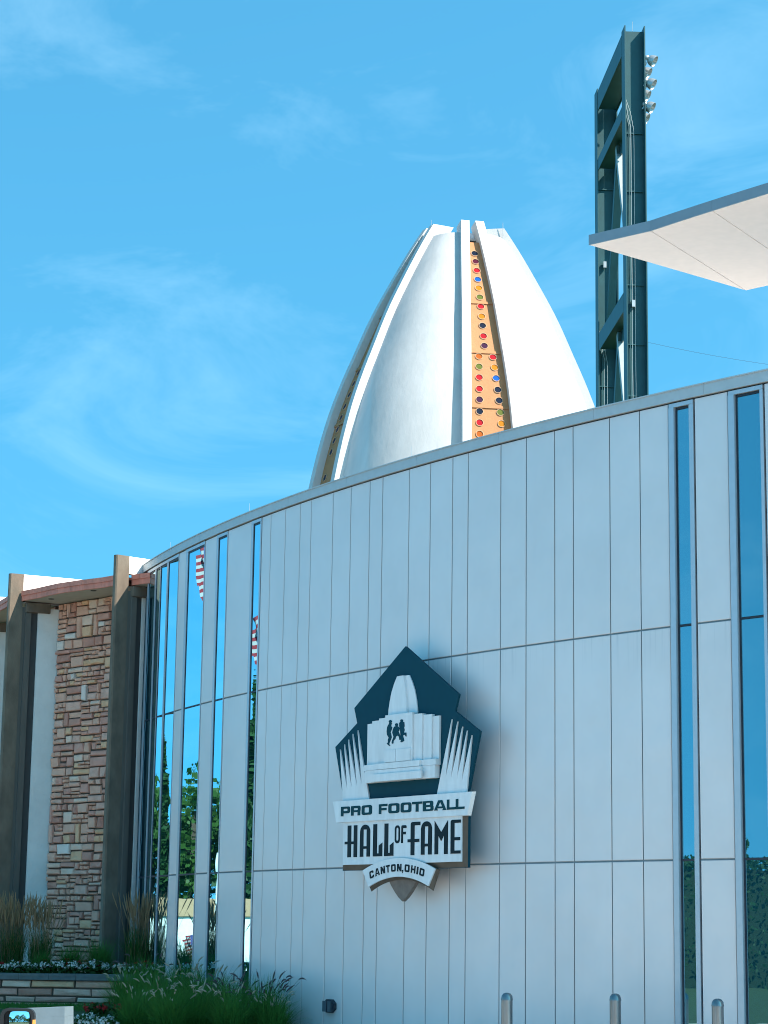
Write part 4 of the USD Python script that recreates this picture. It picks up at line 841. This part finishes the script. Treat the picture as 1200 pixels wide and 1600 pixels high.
flag_on_pole(-20.6, 62.12, 14.9, 'tall white flagpole whose flag is mirrored high in the left window', 'red white and blue striped flag mirrored high in the left window', 1, 14.6, .36)
flag_on_pole(-22.1, 56.45, 12.2, 'white flagpole whose flag is mirrored in the narrow window beside the joints', 'striped flag mirrored in the narrow window beside the joints', 2, 11.75, .36)
flag_on_pole(-24.1, 66.25, 2.3, 'short flagpole in front of the mirrored white building', 'small striped flag mirrored low in the left window', 3, 1.82, .6, .42)
P_ = thing('white_pole', 'slim white pole mirrored at the foot of the second narrow window', 'pole', (-21.4, 60.3, -.05)); part('pole', lathe([(0, 0), (.06, 0), (.05, 4.4), (0, 4.4)], 10), 'pole_white', P_, smooth=40)
def tree(name, x, y, H, cw, seed, label, conical=False, m='tree_leaf', n=5200, group=None):
    g = np.random.default_rng(seed); t = thing(name, label, 'tree', (x, y, -.05), group=group)
    tr = [tubem([(0, 0, 0), (.05, .02, H * .3), (0, .05, H * .8)], [H * .022, H * .016, H * .004], 8)]
    for k in range(7): 
        a = g.uniform(0, 6.28); z0 = H * g.uniform(.25, .6); L = cw * g.uniform(.5, .8); tr.append(tubem([(0, 0, z0), (math.cos(a) * L * .5, math.sin(a) * L * .5, z0 + L * .35), (math.cos(a) * L, math.sin(a) * L, z0 + L * .6)], [H * .009, H * .006, H * .002], 5))
    part('trunk', tr, 'bark', t)
    if conical:
        z = g.uniform(.03, 1, n); r = cw * (1 - z) ** .75 * np.sqrt(g.uniform(.45, 1, n)) * (1 + .18 * np.sin(z * 40 + g.uniform(0, 6.28))); a = g.uniform(0, 6.28, n); c = np.stack([r * np.cos(a), r * np.sin(a), z * H], -1)
    else:
        k = 34; cc = g.normal(0, 1, (k, 3)); cc /= np.linalg.norm(cc, axis=1, keepdims=True); cc = cc * g.uniform(.45, 1, (k, 1)) * [cw * .75, cw * .75, H * .34] + [0, 0, H * .62]
        i = g.integers(0, k, n); d = g.normal(0, 1, (n, 3)); d /= np.linalg.norm(d, axis=1, keepdims=True); c = cc[i] + d * (g.uniform(.4, 1, (n, 1)) ** .4) * cw * .30
    s = H * .020; a_ = g.normal(0, 1, (n, 3)); a_ /= np.linalg.norm(a_, axis=1, keepdims=True); b_ = np.cross(a_, g.normal(0, 1, (n, 3))); b_ /= np.linalg.norm(b_, axis=1, keepdims=True)
    sz = s * g.uniform(.6, 1.3, (n, 1)); v = np.stack([c - a_ * sz, c - b_ * sz * .6, c + a_ * sz, c + b_ * sz * .6], 1).reshape(-1, 3); q = np.arange(n)[:, None] * 4
    part('crown', trimesh.Trimesh(v, np.vstack([q + [0, 1, 2], q + [0, 2, 3]]), process=False), m, t)
TL = [(-42.5, 86.5, 9.3, 4.2, 0, 'rounded green tree mirrored below the flag in the left window'), (-46.0, 83.8, 9.8, 4.0, 0, 'broad green tree mirrored in the leftmost glass panes'), (-44.0, 92.0, 9.0, 4.2, 0, 'leafy tree mirrored at the left edge of the window with the flag'),
      (-44.0, 80.0, 11.4, 1.3, 1, 'slim conical evergreen mirrored in the second narrow window'), (-46.0, 75.4, 14.2, 1.7, 1, 'tall conical evergreen mirrored in the narrow window beside the joints'), (-51, 79.0, 9.0, 4.0, 0, 'leafy tree mirrored behind the conical evergreens'),
      (-53.0, 30.3, 5.9, .8, 0, 'young slim tree tip mirrored above the hedge in the first right window'), (-53.0, 24.9, 6.2, .9, 0, 'young slim tree tip mirrored above the hedge in the widest right window')]
for i, (x, y, H, cw, con, lb) in enumerate(TL): tree('conifer_tree' if con else 'leafy_tree', x, y, H, cw, 200 + i, lb, bool(con), 'cypress_leaf' if con else 'tree_leaf')
g = np.random.default_rng(31); n = 6000; cx_ = g.uniform(-90, 60, n); top_ = 9 + 2.5 * np.sin(cx_ * .23) + 1.8 * np.sin(cx_ * .61 + 1)
c = np.stack([cx_, g.uniform(-125, -112, n), top_ * g.uniform(0, 1, n) ** .6], -1); a_ = g.normal(0, 1, (n, 3)); a_ /= np.linalg.norm(a_, axis=1, keepdims=True); b_ = np.cross(a_, g.normal(0, 1, (n, 3))); b_ /= np.linalg.norm(b_, axis=1, keepdims=True)
sz = g.uniform(.5, 1.1, (n, 1)); v = np.stack([c - a_ * sz, c - b_ * sz * .6, c + a_ * sz, c + b_ * sz * .6], 1).reshape(-1, 3); q = np.arange(n)[:, None] * 4
tag(part('far_wood', trimesh.Trimesh(v, np.vstack([q + [0, 1, 2], q + [0, 2, 3]]), process=False), 'tree_leaf'), 'far line of trees mirrored in the wing mirror of the car', 'wood', kind='stuff')
def hedge(name, x0, x1, y0, y1, h, label):
    g = np.random.default_rng(77); n = 26000; c = np.stack([g.uniform(x0, x1, n), g.uniform(y0, y1, n), g.uniform(0, h, n)], -1); a_ = g.normal(0, 1, (n, 3)); a_ /= np.linalg.norm(a_, axis=1, keepdims=True); b_ = np.cross(a_, g.normal(0, 1, (n, 3))); b_ /= np.linalg.norm(b_, axis=1, keepdims=True)
    c[:, 2] = np.where(g.uniform(0, 1, n) < .25, h * g.uniform(.94, 1.04, n), c[:, 2]); sz = g.uniform(.06, .13, (n, 1)); v = np.stack([c - a_ * sz, c - b_ * sz * .6, c + a_ * sz, c + b_ * sz * .6], 1).reshape(-1, 3); q = np.arange(n)[:, None] * 4
    o = thing(name, label, 'hedge'); tag(part('leaves', trimesh.Trimesh(v, np.vstack([q + [0, 1, 2], q + [0, 2, 3]]), process=False), 'cypress_leaf', o), kind='stuff'); part('hedge_core', bx(x0 + .5, x1 - .5, y0 + .4, y1 - .4, -.1, h - .3), 'leaf_core', o)
hedge('hedge', -52.5, -50.5, 12, 48, 4.9, 'long green hedge mirrored in the lower right windows')
ob = thing('low_building', 'low white building with tan roof band mirrored in the left windows', 'building', (-38.9, 75.0, 0), 68.3)
part('wall', bx(-9, 7, -3, 3, -.1, 2.49), 'building_white', ob); part('roof_band', bx(-9.1, 7.1, -3.1, 3.1, 2.491, 3.2), 'building_tan', ob)
dr = part('door', bx(-1, .1, -3.03, -3.001, 0, 2.1), 'door_grey', ob); part('handle', bx(-.15, -.05, -3.07, -3.031, 1.0, 1.06), 'galvanised', dr)
